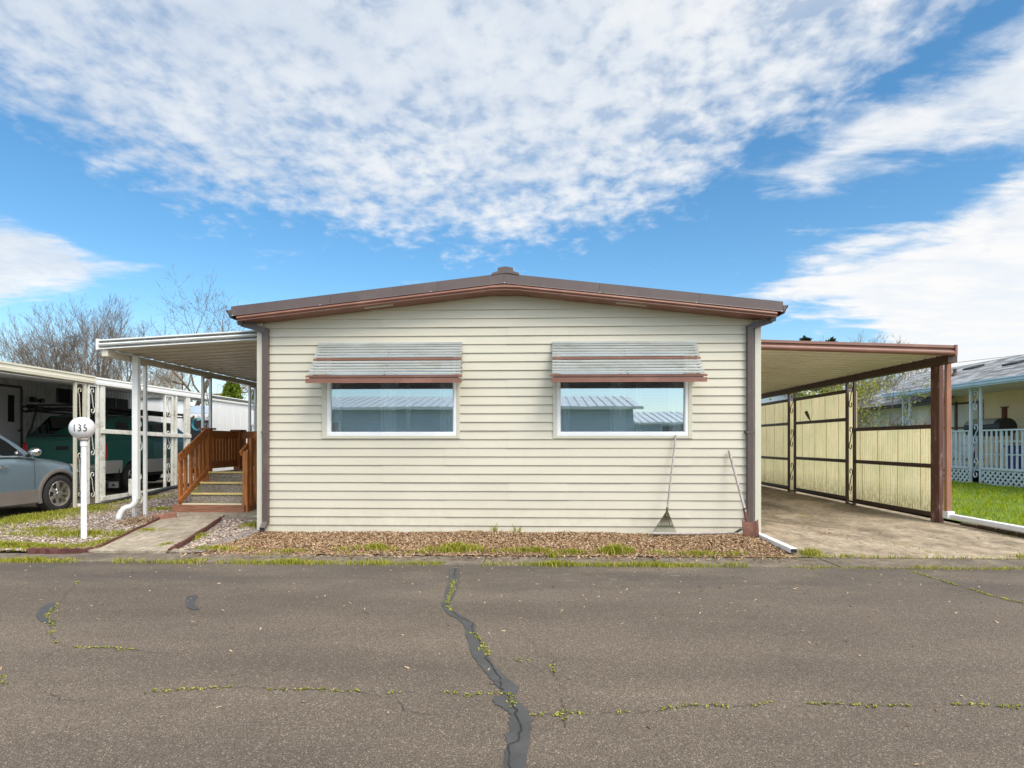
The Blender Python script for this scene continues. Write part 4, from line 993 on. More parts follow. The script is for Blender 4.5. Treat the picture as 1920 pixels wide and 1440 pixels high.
# small dark lamp head leaning on the upper rail
sp_l = thing('clip_light', (XF, 14.6, 1.896), 'small dark cone shaped fixture leaning above a carport rail', 'light')
mb = MB(); mb.tube([(XF-.005,14.53,1.90),(XF-.01,14.58,1.95)], .012, 8); mb.build('stem', M['black'], sp_l)
mb = MB(); mb.tube([(XF-.01,14.57,1.94),(XF-.012,14.64,2.02),(XF-.015,14.72,2.12)], [.022,.034,.040], 12); mb.build('head', M['steelgreen'], sp_l)
# white gutter length lying along the slab edge and its low block curb
for ya, yb in ((12.55,12.90),(15.35,15.77),):
    mb = MB(); k = 20; mb.grid([[(XF+.036+.0035*math.sin(i*1.57), ya+(yb-ya)*i/k, z) for i in range(k+1)] for z in (.12, 2.45)]); mb.build('panel', M['fibre'], cp)
wp = thing('drain_gutter', (6.95, 9.4, .1), 'long white gutter pipe lying along the driveway edge by the lawn', 'drain pipe')
mb = MB(); mb.bar((6.80,9.84,.165),(7.0,6.6,.115),.105,.075); mb.build('pipe', M['vinyl'], wp, bevel=.012)
mb = MB(); mb.box(6.725,6.84,9.73,9.86,.125,.245); mb.build('end_cap', M['vinyl'], wp, bevel=.01)
for yy in (7.75, 8.05):
    mb = MB(); mb.box(6.925, 7.055, yy-.008, yy+.008, .075, .182); mb.build('joint_band', M['vinyl'], wp)
mb = MB(); y = 9.72
while y > 6.9: mb.box(6.90, 7.0, y-.36, y-.008, -.03, .085+.008*math.sin(y*7)); y -= .37
tag(mb.build('edging_wall', M['brick_dark'] if 'brick_dark' in M else M['soil'], bevel=.01), 'low dark block edging under the white gutter pipe', 'edging')
# short white drain outlet at the house corner
dp = thing('drain_outlet', (3.15, 8.2, .05), 'short white drain pipe running from the house corner to the road', 'drain pipe')
mb = MB(); mb.bar((3.13,8.5,.085),(3.14,7.16,.06),.085,.065); mb.build('pipe', M['vinyl'], dp, bevel=.01)
mb = MB(); mb.box(3.105,3.175,7.150,7.158,.038,.082); mb.build('mouth', M['dark'], dp)

# ================================================================ WOODEN STEPS AND LANDING
st = thing('wooden_steps', (-5.7, 10.7, .1), 'stained cedar steps with speckled carpet treads, railings and a landing', 'steps')
SX0, SX1 = -6.22, -5.10
ys = [10.2, 10.48, 10.76, 11.04]; zs = [.275, .44, .62, .80]
mb = MB(); mb.box(SX0-.14, SX1+.03, 10.13, 10.19, .06, .262); mb.build('bottom_board', M['wood_step'], st, bevel=.008)
mb = MB(); mb.box(SX1-.01, SX1+.03, 10.19, 12.3, .06, .262); mb.box(SX0-.14, SX0-.10, 10.19, 12.3, .06, .25); mb.build('side_board', M['wood_step'], st, bevel=.008)
for i, (y, z) in enumerate(zip(ys, zs)):
    y2 = ys[i+1] if i < 3 else 11.06
    mb = MB(); mb.box(SX0, SX1-.03, y-.01, y2+.02, z-.03, z); mb.build('tread', M['carpet'], st)
    if i:
        mb = MB(); mb.box(SX0, SX1-.03, y+.005, y+.02, zs[i-1], z-.03); mb.build('riser', M['carpet'], st)
    mb = MB(); mb.box(SX0+.005, SX1-.04, y-.022, y+.03, z+.001, z+.007); mb.box(SX0+.005, SX1-.04, y-.024, y-.014, z-.026, z+.006)
    mb.build('nosing', M['nosing_pale'] if i == 0 else M['nosing'], st)
mb = MB(); mb.box(SX0, XL-.03, 11.06, 12.35, .765, .797); mb.build('landing', M['carpet'], st)
mb = MB(); mb.box(SX0, XL-.03, 11.07, 11.11, .5, .765); mb.box(SX0-.01, SX0+.03, 11.07, 12.35, .55, .765)
for x in (SX0+.04, -5.2, XL-.2):
    for y in (11.15, 12.3): mb.box(x-.045, x+.045, y-.045, y+.045, .05, .765)
mb.build('landing_frame', M['wood_step'], st)
def newel(x, y, z0_, z1_, w=.14, capw=.24, cap=True):
    mb = MB(); mb.box(x-w/2, x+w/2, y-w/2, y+w/2, z0_, z1_); p = mb.build('newel_post', M['wood'], st, bevel=.006)
    if cap:
        mb = MB(); mb.box(x-capw/2, x+capw/2, y-capw/2, y+capw/2, z1_, z1_+.035); mb.lathe([(capw*.42*1.2,0),(capw*.18,.03),(0,.032)], 4, (x,y,z1_+.035)) if False else None
        mb.build('post_cap', M['wood_step'], p, bevel=.008)
XLr = SX0-.06
newel(XLr, 11.10, .2, 1.61); newel(XLr, 12.30, .2, 1.60); newel(XL-.12, 12.30, .2, 1.60, cap=False)
def stair_rail(x, inner):
    mb = MB(); mb.bar((x+inner*.075, 10.14, 1.085), (x+inner*.075, 11.06, 1.595), .04, .145); mb.build('handrail', M['wood_rail'], st, bevel=.012)
    mb = MB(); mb.bar((x+inner*.07, 10.16, .315), (x+inner*.07, 11.06, .845), .04, .09); mb.build('lower_rail', M['wood_rail'], st, bevel=.006)
    for y in (10.24, 10.40, 10.56, 10.72, 10.86, 10.97):
        k = (y-10.14)/.92; mb = MB()
        w = .085 if y < 10.3 else .062
        mb.box(x-.02, x+.02, y-w/2, y+w/2, .25 if y < 10.3 else .30+.53*k, 1.10+.51*k)
        mb.build('baluster', M['wood'], st, bevel=.004)
stair_rail(XLr+.0, .55)
XRr = SX1+.02
mb = MB(); mb.box(XRr-.045, XRr+.045, 10.18, 10.27, .10, 1.21); mb.build('end_post', M['wood'], st, bevel=.006)
mb = MB(); mb.bar((XRr-.065,10.16,1.165),(XRr-.065,11.06,1.665),.04,.09); mb.build('handrail', M['wood_rail'], st, bevel=.006)
for y in (10.42, 10.62, 10.82, 11.0):
    mb = MB(); mb.box(XRr-.03, XRr+.02, y-.045, y+.045, .22, 1.17+.55*(y-10.16)+.13); mb.build('baluster', M['wood'], st, bevel=.004)
def flat_rail(a_, b_, n, along):
    za, zb = .93, 1.46
    mb = MB(); mb.bar((*a_, 1.525), (*b_, 1.525), .04, .15); mb.build('top_rail', M['wood_rail'], st, bevel=.005)
    mb = MB(); mb.bar((*a_, .925), (*b_, .925), .04, .14); mb.build('lower_rail', M['wood_rail'], st, bevel=.005)
    for i in range(n):
        t = (i+.5)/n; x = a_[0]+(b_[0]-a_[0])*t; y = a_[1]+(b_[1]-a_[1])*t
        w = .082 if i % 3 else .07
        mb = MB(); mb.box(x-(w/2 if along == 'x' else .016)+.0, x+(w/2 if along == 'x' else .016), y-(w/2 if along == 'y' else .016), y+(w/2 if along == 'y' else .016), .97, 1.47)
        mb.build('baluster', M['wood'], st, bevel=.003)
flat_rail((XLr, 11.17), (XLr, 12.23), 9, 'y'); flat_rail((XLr+.07, 12.30), (XL-.19, 12.30), 17, 'x')

# ================================================================ GLOBE LAMP WITH THE LOT NUMBER
lp = thing('globe_lamp', (-6.17, 7.85, .02), 'white globe lamp on a white pole with black number 135', 'lamp post')
mb = MB(); mb.lathe([(.040,-.1),(.040,.02),(.036,.03),(.036,1.33),(.039,1.34),(.040,1.345)], 24, (-6.17,7.85,.02)); mb.build('pole', M['vinyl'], lp, smooth=True)
mb = MB(); mb.lathe([(.040,1.31),(.044,1.315),(.044,1.385),(.04,1.39)], 24, (-6.17,7.85,.0)); mb.build('sleeve', M['white'], lp, smooth=True)
mb = MB(); mb.lathe([(.04,1.385),(.060,1.392),(.070,1.402),(.070,1.425),(.0,1.43)], 24, (-6.17,7.85,.0)); mb.build('collar', M['handle'], lp, smooth=True)
GC = Vector((-6.195, 7.85, 1.562)); GR, GH = .152, .150
mb = MB(); pr_ = [(.0,-GH*.955),(.085,-GH*.95)]
for t in np.linspace(-1.25, math.pi/2, 26): pr_.append((GR*math.cos(t)**.92 if math.cos(t) > 0 else 0, GH*math.sin(t)))
mb.lathe(pr_, 40, GC); mb.build('globe', M['globe'], lp, smooth=True, angle=0)
cu = bpy.data.curves.new('numeral', 'FONT'); cu.body = '135'; cu.size = .106; cu.space_character = 1.15
to = bpy.data.objects.new('numeral', cu); COL.objects.link(to); bpy.context.view_layer.update()
nm = bpy.data.meshes.new_from_object(to.evaluated_get(bpy.context.evaluated_depsgraph_get())); COL.objects.unlink(to); bpy.data.objects.remove(to)
import bmesh
bm = bmesh.new(); bm.from_mesh(nm); bmesh.ops.triangulate(bm, faces=bm.faces[:]); bmesh.ops.subdivide_edges(bm, edges=bm.edges[:], cuts=3, use_grid_fill=True); bmesh.ops.triangulate(bm, faces=bm.faces[:]); bmesh.ops.subdivide_edges(bm, edges=bm.edges[:], cuts=2, use_grid_fill=True); bm.to_mesh(nm); bm.free()
co_ = np.zeros(len(nm.vertices)*3); nm.vertices.foreach_get('co', co_); co_ = co_.reshape(-1,3); mid = (co_.min(0)+co_.max(0))/2
# wrapped on the globe facing the road, a little to the left
view = Vector((0,0,1.36))-GC; az0 = math.atan2(view.y, view.x)-R(8)
for i, p in enumerate(co_):
    dx, dz = (p[0]-mid[0])*1.0, (p[1]-mid[1])*1.3
    az = az0+dx/GR; z = dz-.000
    rr = GR*(1-(z/GH)**2)**.46+.006
    co_[i] = (GC.x+rr*math.cos(az), GC.y+rr*math.sin(az), GC.z+z)
nm.vertices.foreach_set('co', co_.ravel()); nm.materials.clear(); nm.materials.append(M['ink']); finish('house_number', nm, lp)

# ================================================================ GARDEN TOOLS
rake = thing('leaf_rake', (1.86, 8.3, .03), 'leaf rake leaning on the siding below the right window', 'rake')
hb, ht = Vector((1.905,8.36,.40)), Vector((2.075,8.56,1.47))
mb = MB(); mb.tube([hb+(ht-hb)*-.06, hb, hb+(ht-hb)*.3, ht], [.0145,.0145,.0135,.012], 10); mb.build('handle', M['handle'], rake, smooth=True)
mb = MB(); mb.tube([hb+(ht-hb)*-.08, hb+(ht-hb)*.04], .018, 10)
for i in range(22):
    t = i/21-.5; e = Vector((1.845+t*.385, 8.31, .035-.012*math.cos(t*6)))
    s = hb+Vector((t*.03, 0, -.02)); m_ = s+(e-s)*.9+Vector((0,-.01,0)); mb.tube([s, s+(e-s)*.5, m_, e+Vector((0,-.025,-.012))], .0032, 4)
mb.build('tine', M['steelgreen'], rake)
mb = MB(); f = lambda t, q: hb+(Vector((1.845+t*.385,8.31,.035))-hb)*q+Vector((0,-.006,0))
for q in (.62,): mb.sweep([(0,0,0),(0,-.004,0),(0,-.004,.022),(0,0,.022)], [f(t, q) for t in np.linspace(-.47,.47,9)])
mb.build('cross_band', M['steelgreen'], rake)
mb = MB()
for sg in (-1,1): mb.tube([hb+Vector((sg*.008,-.004,-.01)), f(sg*.28,.62)], .0035, 5)
mb.build('brace', M['rust'], rake)
sh = thing('shovel', (2.97, 8.2, .06), 'rusty square spade with grey handle leaning beside the brown downspout', 'shovel')
b0, b1 = Vector((2.955,8.24,.40)), Vector((2.835,8.56,1.245))
mb = MB(); mb.tube([b0, b0+(b1-b0)*.5, b1-(b1-b0)*.03, b1], [.0185,.0175,.0175,.019], 12); mb.build('handle', M['handle'], sh, smooth=True)
mb = MB(); mb.tube([Vector((2.972,8.18,.16)), Vector((2.965,8.205,.25)), b0+(b1-b0)*.06], [.012,.020,.022], 10)
G = []
for j in range(7):
    v_ = j/6; z = .265-.215*v_; row = []
    for i in range(9):
        t = i/8-.5; w = .222*(1-.06*v_); curl = .05*(t*2)**2*(1-.4*v_)
        row.append((2.985+t*w, 8.175-.05*v_-curl*.55-.012*math.sin(v_*3), z+(.045*(abs(t)*2)**3 if j == 0 else 0)))
    G.append(row)
mb2 = MB(); mb2.grid(G); blade = mb2.build('blade', M['rust'], sh, smooth=True, solid=.004)
mb.build('socket', M['rust'], sh, smooth=True)
hoe = thing('garden_hoe', (2.3, 8.38, .06), 'weathered wooden hoe lying along the foot of the siding', 'hoe')
mb = MB(); mb.tube([(1.66,8.28,.088),(2.2,8.33,.078),(2.86,8.40,.085)], .0165, 10); mb.build('handle', M['handle'], hoe, smooth=True)
mb = MB(); mb.tube([(2.84,8.40,.085),(2.90,8.41,.10),(2.92,8.36,.13)], .011, 8); mb.bar((2.86,8.33,.10),(2.95,8.37,.145),.06,.006); mb.build('head', M['black'], hoe)
# scalloped edging strips
def edging(name, pts, label, zf):
    p = smooth_line(pts, 10); d = np.r_[0, np.cumsum(np.hypot(*np.diff(p, axis=0).T))]; n = int(d[-1]/.03)
    q = np.stack([np.interp(np.linspace(0, d[-1], n), d, p[:,0]), np.interp(np.linspace(0, d[-1], n), d, p[:,1])], 1); mb = MB(); V = []
    for i in range(n):
        a_ = q[max(i-1,0)]; b_ = q[min(i+1,n-1)]; t = (b_-a_)/max(1e-6, np.hypot(*(b_-a_))); nx, ny = -t[1]*.014, t[0]*.014
        z = zf(*q[i]); h = .052+.016*abs(math.sin(i*math.pi*.03/.13*1.0)); h *= 1+.06*math.sin(i*.21)
        V.append([(q[i][0]-nx, q[i][1]-ny, z-.05),(q[i][0]-nx*1.1, q[i][1]-ny*1.1, z+h*.8),(q[i][0], q[i][1], z+h),(q[i][0]+nx*1.1, q[i][1]+ny*1.1, z+h*.8),(q[i][0]+nx, q[i][1]+ny, z-.05)])
    mb.grid(V); tag(mb.build(name, M['edging'], smooth=True, angle=50), label, 'edging', 'dark red edging along the front path')
edging('garden_edging', [(-6.15,6.93),(-5.75,6.94),(-5.45,6.98),(-5.42,7.15),(-5.52,7.5),(-5.74,8.2),(-5.93,8.85),(-6.06,9.3)], 'dark red scalloped edging on the lamp side of the path', lambda x, y: max(.015, zp(y)-.005))
edging('garden_edging', [(-4.42,6.98),(-4.52,7.4),(-4.67,7.95),(-4.86,8.6),(-5.02,9.15),(-5.12,9.45)], 'dark red scalloped edging on the house side of the path', lambda x, y: max(.015, zp(y)-.005))
mb = MB(); mb.bar((-6.16,9.30,.135),(-5.93,9.55,.15),.11,.11); tag(mb.build('edging_brick', M['brick'], bevel=.02), 'broken red edging brick at the end of the path border', 'brick')
C2 = []
for _ in range(900):
    x, y = random.gauss(-6.32,.16), random.gauss(9.18,.14); C2.append((x, y, g_left(x, y)+random.uniform(0,.11)*math.exp(-((x+6.32)**2+(y-9.18)**2)/.05)))
chips('dead_plant', C2, M['leaf_litter'], .05, .016, .003, 'clump of dead brown leaves beside the path edging', .8)
dpipe = thing('drain_hose', (-8.6, 12.2, .12), 'black drain hose lying along the foot of the white fence', 'hose')
mb = MB(); mb.tube([(-9.0,11.35,.06),(-8.75,11.55,.10),(-8.62,12.2,.17),(-8.6,12.9,.22),(-8.66,13.6,.27),(-8.62,14.6,.31),(-8.55,15.4,.33)], .05, 12); mb.build('hose', M['black'], dpipe, smooth=True, angle=0)
mb = MB(); mb.tube([(-9.05,11.28,.10),(-8.95,11.38,.075)], .065, 12); mb.build('coupling', M['white_old'], dpipe)

# ================================================================ LEFT NEIGHBOUR
XNL = -8.95
nc = thing('carport', (XNL, 13, .1), 'white neighbouring carport on scroll posts with flaking rails, sheltering the green truck', 'carport')
mb = MB(); mb.poly([(XNL,8.9,2.545),(-13.75,8.9,3.05),(-13.75,19.8,3.05),(XNL,19.8,2.545)]); mb.build('ceiling', M['vinyl'], nc, solid=.02)
def fasc(ya, yb, zt_, mat, dx):
    mb = MB(); pr2 = [(.0,0),(.035,0),(.04,-.03),(.028,-.05),(.034,-.085),(.045,-.10),(.045,-.15),(.02,-.165),(0,-.165)]
    mb.sweep([(x+dx,0,z) for x, z in pr2], [(XNL,ya,zt_),(XNL,yb,zt_-.02)]); mb.poly([(XNL+dx,ya,zt_),(-13.75,ya,zt_+.50),(-13.75,min(yb,19.8),zt_+.48),(XNL+dx,min(yb,19.8),zt_-.02)])
    return mb.build('fascia', mat, nc)
fasc(8.88, 11.62, 2.735, M['trim_old'] if 'trim_old' in M else M['trim_cream'], .02); fasc(11.60, 22.0, 2.705, M['white'], 0)
scroll_post(nc, XNL, 11.16, 11.40, -.02, 2.56, M['trim_cream'], .05, 2, hs=.9)
scroll_post(nc, XNL, 11.49, 11.74, -.02, 2.54, M['white_old'], .05, 3, hs=.55)
mb = MB(); mb.box(XNL-.05, XNL+.02, 11.82, 11.95, .0, 2.54); mb.build('timber_post', M['white_old'], nc, bevel=.006)
scroll_post(nc, XNL, 13.96, 14.25, .12, 2.53, M['white_old'], .05, 3, hs=.50)
mb = MB(); mb.box(XNL-.03, XNL+.03, 14.36, 14.42, .12, 2.53); mb.build('tube', M['white_old'], nc)
mb = MB(); mb.box(XNL-.05, XNL+.03, 14.80, 14.98, .1, 2.53); mb.build('timber_post', M['white_old'], nc, bevel=.006)
mb = MB(); mb.box(XNL-.05, XNL+.03, 12.74, 12.80, .02, .55); mb.build('timber_post', M['white_old'], nc, bevel=.006)
for za, zb in ((1.60,1.53),(.20,.245)):
    mb = MB(); mb.bar((XNL+.04,11.80,za),(XNL+.04,14.98,zb),.035,.09); mb.build('rail', M['white_old'], nc, bevel=.004)
mb = MB(); mb.bar((XNL+.02,14.98,.245),(XNL+.02,16.0,.28),.035,.09); mb.box(XNL-.1, XNL+.0, 11.95, 15.9, -.02, .14); mb.build('curb', M['path'], nc)
nh = thing('mobile_home', (-13.6, 14, 0), 'grey ribbed metal home in shade behind the parked green truck', 'house')
mb = MB(); P = []; y = 9.0
while y < 19.6: P += [(y,0),(y+.07,0),(y+.085,.014),(y+.125,.014)]; y += .14
mb.grid([[(-13.6+z, q, .15) for q, z in P], [(-13.6+z, q, 3.06) for q, z in P]]); mb.box(-18.5, -13.62, 9.0, 19.7, .05, 3.12); mb.build('wall', M['corr_dark'], nh)
mb = MB(); mb.poly([(-13.4,8.8,3.12),(-16,8.8,3.5),(-16,19.9,3.5),(-13.4,19.9,3.12)]); mb.poly([(-18.7,8.8,3.12),(-16,8.8,3.5),(-16,19.9,3.5),(-18.7,19.9,3.12)]); mb.build('roof', M['white'], nh, solid=.06)
mb = MB(); mb.box(-13.60, -13.56, 13.7, 15.05, .8, 2.80); d_ = mb.build('door', M['lightgrey'], nh, bevel=.005)
mb = MB(); mb.box(-13.56, -13.545, 13.66, 15.09, 2.80, 2.86); mb.box(-13.56,-13.545,15.05,15.11,.8,2.80); mb.build('frame', M['brown'], d_)
mb = MB(); mb.box(-13.56, -13.55, 14.68, 14.86, 1.9, 2.60); mb.build('window', M['dark'], d_)
mb = MB(); mb.tube([(-13.55,14.98,1.68),(-13.49,14.98,1.68)], .03, 10); mb.build('handle', M['rust'], d_)
for y0, y1, z0_, z1_ in ((16.25,17.2,2.50,2.92),(18.0,19.2,2.35,2.80)):
    mb = MB(); mb.box(-13.60, -13.565, y0, y1, z0_, z1_); w = mb.build('window', M['dark'], nh)
    mb = MB()
    for a_ in (y0, (y0+y1)/2, y1-.03): mb.box(-13.565, -13.555, a_, a_+.03, z0_, z1_)
    mb.build('window_frame', M['brown'], w)
fl = MB(); fl.box(-13.58,-13.50,15.36,15.46,2.50,2.60)
for yy in (15.28,15.54): fl.tube([(-13.52,15.41,2.53),(-13.46,yy,2.50),(-13.36,yy+.02,2.52)], [.03,.05,.075], 12)
fl.build('wall_light', M['black'], nh)
ws = thing('screen_wall', (XNL, 18, .3), 'long plain white metal screen wall behind the wooden steps', 'wall')
mb = MB(); mb.box(XNL-.07, XNL, 16.02, 25.5, .1, 2.60)
for k in range(24): mb.box(XNL, XNL+.006, 16.05+k*.4, 16.07+k*.4, .12, 2.58)
mb.build('wall', M['vinyl'], ws)
mb = MB(); mb.sweep([(XNL+.05-XNL,0,0),(.06,0,.07),(-.1,0,.09),(-.1,0,0)], [(XNL,15.95,2.60),(XNL,25.6,2.60)]); mb.box(XNL-.14, XNL+.02, 15.96, 25.6, 2.605, 2.66); mb.build('roof_edge', M['dark_grey'], ws)
bh = thing('garden_shed', (-13.6, 22, 0), 'white shed at the far end of the carport beyond the truck', 'shed')
mb = MB(); mb.box(-16.5, -13.35, 20.6, 22.3, .1, 2.95); mb.build('wall', M['vinyl'], bh)
mb = MB(); mb.box(-16.6, -13.25, 20.5, 22.4, 2.95, 3.05); mb.build('roof', M['dark_grey'], bh)
mb = MB(); mb.box(-16.0, -9.1, 24.0, 24.1, .1, 2.3); tag(mb.build('dark_backdrop', M['black']), 'black sheet standing in for shade at the far end of the white carport', 'backdrop')  # black sheet put in for the darkness inside the carport
aw = thing('window_awning', (-12.9, 22, 2.5), 'scalloped white awning with grey blue top at the back of the carport', 'awning')
mb = MB(); G = []
for i in range(33):
    x = -13.3+i*.05; G.append([(x,22.4,2.80),(x,21.9,2.50),(x,21.88,2.43+.02*math.cos(i*1.57))])
mb.grid(G); mb.build('canvas', M['greyblue'], aw, solid=.01)
mb = MB()
for i in range(33): 
    x = -13.3+i*.05; mb.box(x-.027, x+.027, 21.855, 21.865, 2.36+.04*math.cos(i*1.57), 2.46)
mb.build('valance', M['vinyl'], aw)
wh = thing('hose_coil', (-10.3, 17.9, 1.8), 'turquoise coiled hose hanging behind the cab of the green truck', 'hose')
mb = MB()
for k in range(4):
    mb.tube([(-9.15+.16*math.cos(t), 15.75-.02*k, 1.86+.16*math.sin(t)) for t in np.linspace(0, 2*math.pi, 20)], .018, 6)
mb.build('coil', M['cyan'], wh, smooth=True, angle=0)

# ================================================================ VEHICLES (local axes: +y is forward, +x is the right side)
def loft(mb, stations, m=0, close=True):
    """stations: (y, [(w, z), ...]) half sections, mirrored left and right"""
    rows = []
    for y, sec in stations:
        rows.append([(w, y, z) for w, z in sec]+[(-w, y, z) for w, z in reversed(sec)])
    mb.grid(rows, m)
    if close: mb.poly(list(reversed(rows[0])), m); mb.poly(rows[-1], m)
def wheel(root, x, y, r, w, rim, spokes=7, steer=0, name='wheel'):
    sx = 1 if x > 0 else -1
    T = Matrix.Translation((x, y, r)) @ Matrix.Rotation(steer, 4, 'Z')
    def put(mb): mb.v = [tuple(T @ Vector(p)) for p in mb.v]; return mb
    mb = MB(); tr = r; pr2 = [(rim*.98,-w/2*.9),(rim*1.06,-w/2),(tr*.90,-w/2*1.0),(tr*.985,-w/2*.78),(tr,-w/2*.45)]
    pr2 = pr2+[(a, -b) for a, b in reversed(pr2)]; mb.lathe(pr2, 40, (0,0,0), 'x')
    for k in range(60):
        t = 2*math.pi*k/60; c_, s_ = math.cos(t), math.sin(t)
        mb.box(-w*.46, w*.46, -.006, .006, 0, .006, 0, Matrix.Rotation(t, 4, 'X') @ Matrix.Translation((0,0,tr-.003)))
    root_w = put(mb).build(name, M['rubber'], root, smooth=True, angle=40)
    mb = MB(); q = sx*w/2; mb.lathe([(rim,q*.92),(rim*.97,q*.98),(rim*.90,q*.86),(rim*.86,q*.45),(rim*.3,q*.30),(0,q*.30)], 40, (0,0,0), 'x')
    put(mb).build('rim_barrel', M['clad'], root_w, smooth=True)
    mb = MB()
    for k in range(spokes):
        t = 2*math.pi*k/spokes+.2
        A = Matrix.Rotation(t, 4, 'X')
        a0, a1, b0_, b1_ = rim*.12, rim*.93, rim*.13, rim*.21
        o = q*.78; i_ = q*.55
        P = [(o,-b0_,a0),(o,b0_,a0),(q*.88,b1_*.8,a1),(q*.88,-b1_*.8,a1)]; Q = [(i_,p[1]*1.2,p[2]) for p in P]
        P = [tuple(A @ Vector(p)) for p in P]; Q = [tuple(A @ Vector(p)) for p in Q]
        mb.poly(P if sx > 0 else P[::-1])
        for a_ in range(4): mb.poly([P[a_],Q[a_],Q[(a_+1)%4],P[(a_+1)%4]])
    mb.lathe([(rim*.94,q*.90),(rim*1.0,q*.97),(rim*1.02,q*.94),(rim*.97,q*.7)], 40, (0,0,0), 'x'); mb.lathe([(rim*.20,q*.6),(rim*.19,q*.86),(rim*.12,q*.92),(0,q*.92)], 20, (0,0,0), 'x')
    put(mb).build('rim', M['chrome'], root_w)
    return root_w
def arch(zb, y, yc, ra, zc):
    d = abs(y-yc); return max(zb, zc+math.sqrt(max(0, ra*ra-d*d))) if d < ra else zb
def dense(a, b, centres, ra, step=.12):
    s = set(np.round(np.arange(a, b+1e-6, step), 3)) | {a, b}
    for c_ in centres: s |= set(np.round(c_+ra*np.sin(np.linspace(-math.pi/2, math.pi/2, 25)), 3)) | {round(c_-ra-.002,3), round(c_+ra+.002,3)}
    return sorted(x for x in s if a <= x <= b)
# --- blue SUV; origin under the front axle
suv = thing('parked_car', (-10.23, 11.20, 0), 'steel blue crossover car with grey brown lower cladding, parked at the left edge', 'car', local=True, rotz=R(-2))
ra = .425; WB = -2.95
def suv_w(y): return lerp_(y, [-3.95,-3.7,-3.2,-2,0,.35,.62,.80,.93], [.70,.86,.93,.96,.955,.93,.84,.70,.45])
def suv_sh(y): return lerp_(y, [-3.95,-3.4,-.9,-.45,0,.45,.75,.93], [1.10,1.15,1.10,1.055,1.0,.93,.83,.70])
def suv_c(y): return lerp_(y, [-3.95,-3.4,-1.1,-.55,-.3,.2,.6,.8,.93], [1.14,1.21,1.18,1.15,1.125,1.06,.96,.87,.72])
S_ = []
for y in dense(-3.95, .93, (0, WB), ra):
    zb = arch(arch(.235, y, 0, ra, .36), y, WB, ra, .36); w = suv_w(y); s_ = suv_sh(y); c_ = suv_c(y)
    fl_ = .018*max(0, 1-abs(y)/.62)+.018*max(0, 1-abs(y-WB)/.62)
    sec = [(w*.55, zb), (w*.97+fl_, zb), (w+fl_, max(.50, zb+.012)), (w+fl_*.8, max(.68, zb+.03)), (w*.985+fl_*.3, max(s_-.16, zb+.05)), (w*.955, max(s_-.07, zb+.06)), (w*.90, s_-.015), (w*.80, s_+(c_-s_)*.35), (w*.45, s_+(c_-s_)*.85), (0, c_)]
    S_.append((float(y), sec))
mb = MB(); loft(mb, S_); mb.build('body', M['suv'], suv, smooth=True, angle=60)
mb = MB(); mb.box(-.85,.85,-3.6,.6,.22,.30); mb.box(-.80,.80,-.5,.5,.3,.9); mb.box(-.8,.8,WB-.5,WB+.5,.3,.9); mb.build('underbody', M['black'], suv)
# cabin: roof, pillars and glass
def cab(mb, rows): mb.grid([[(w, y, z) for w, z in sec]+[(-w, y, z) for w, z in reversed(sec)] for y, sec in rows])
mb = MB()
rows = [(-.42,[(.87,1.05),(.83,1.08),(.5,1.14),(0,1.155)]), (-.80,[(.885,1.08),(.83,1.33),(.50,1.39),(0,1.405)]), (-1.25,[(.895,1.09),(.77,1.61),(.46,1.665),(0,1.68)]), (-1.55,[(.895,1.10),(.74,1.70),(.44,1.755),(0,1.77)]), (-2.4,[(.895,1.10),(.73,1.74),(.43,1.79),(0,1.805)]), (-3.3,[(.87,1.12),(.70,1.66),(.42,1.72),(0,1.735)]), (-3.72,[(.82,1.04),(.72,1.36),(.42,1.42),(0,1.43)]), (-3.90,[(.80,1.0),(.74,1.12),(.42,1.15),(0,1.155)])]
cab(mb, rows); mb.poly([(w, -3.90, z) for w, z in rows[-1][1]]+[(-w, -3.90, z) for w, z in reversed(rows[-1][1])]); mb.build('cabin', M['suv'], suv, smooth=True, angle=40)
def side_quad(mb, pts, off=.006):
    for sg in (1,-1): mb.poly([(sg*(w+off), y, z) for w, y, z in (pts if sg > 0 else pts[::-1])])
def sw(z, y):       # cabin flank half width at height z
    top = lerp_(y, [-3.3,-2.4,-1.55,-1.25,-.8,-.46], [1.66,1.74,1.70,1.61,1.33,1.08]); wt = lerp_(y, [-3.3,-2.4,-1.55,-1.25,-.8,-.46], [.70,.73,.74,.77,.83,.83]); wb = lerp_(y, [-3.3,-.8,-.46], [.87,.888,.87])
    return wb+(wt-wb)*min(1, max(0, (z-1.09)/(top-1.09)))
def side_win(yz, nm='side_window'):
    for sg in (1,-1):
        mb = MB(); p = [(sg*(sw(z, y)+.010), y, z) for y, z in yz]; mb.poly(p if sg > 0 else p[::-1]); mb.build(nm, M['carglass'], suv)
side_win([(-.70,1.125),(-.80,1.225),(-1.0,1.39),(-1.27,1.55),(-1.5,1.635),(-1.62,1.65),(-1.62,1.125)]); side_win([(-1.72,1.125),(-1.72,1.66),(-2.1,1.675),(-2.6,1.65),(-2.62,1.135)]); side_win([(-2.72,1.14),(-2.72,1.56),(-3.2,1.50),(-3.45,1.18)])
mb = MB(); mb.poly([(.60,-3.36,1.65),(-.60,-3.36,1.65),(-.62,-3.74,1.40),(.62,-3.74,1.40)][::-1]); mb.v = [(x, y-.012, z+.018) for x, y, z in mb.v]; mb.build('rear_window', M['carglass'], suv)
mb = MB(); mb.sweep([(0,-3.94,.34),(0,-4.03,.40),(0,-4.03,.58),(0,-3.92,.66)], [(-.82,0,0),(.82,0,0)]); mb.build('bumper', M['clad'], suv, bevel=.02)
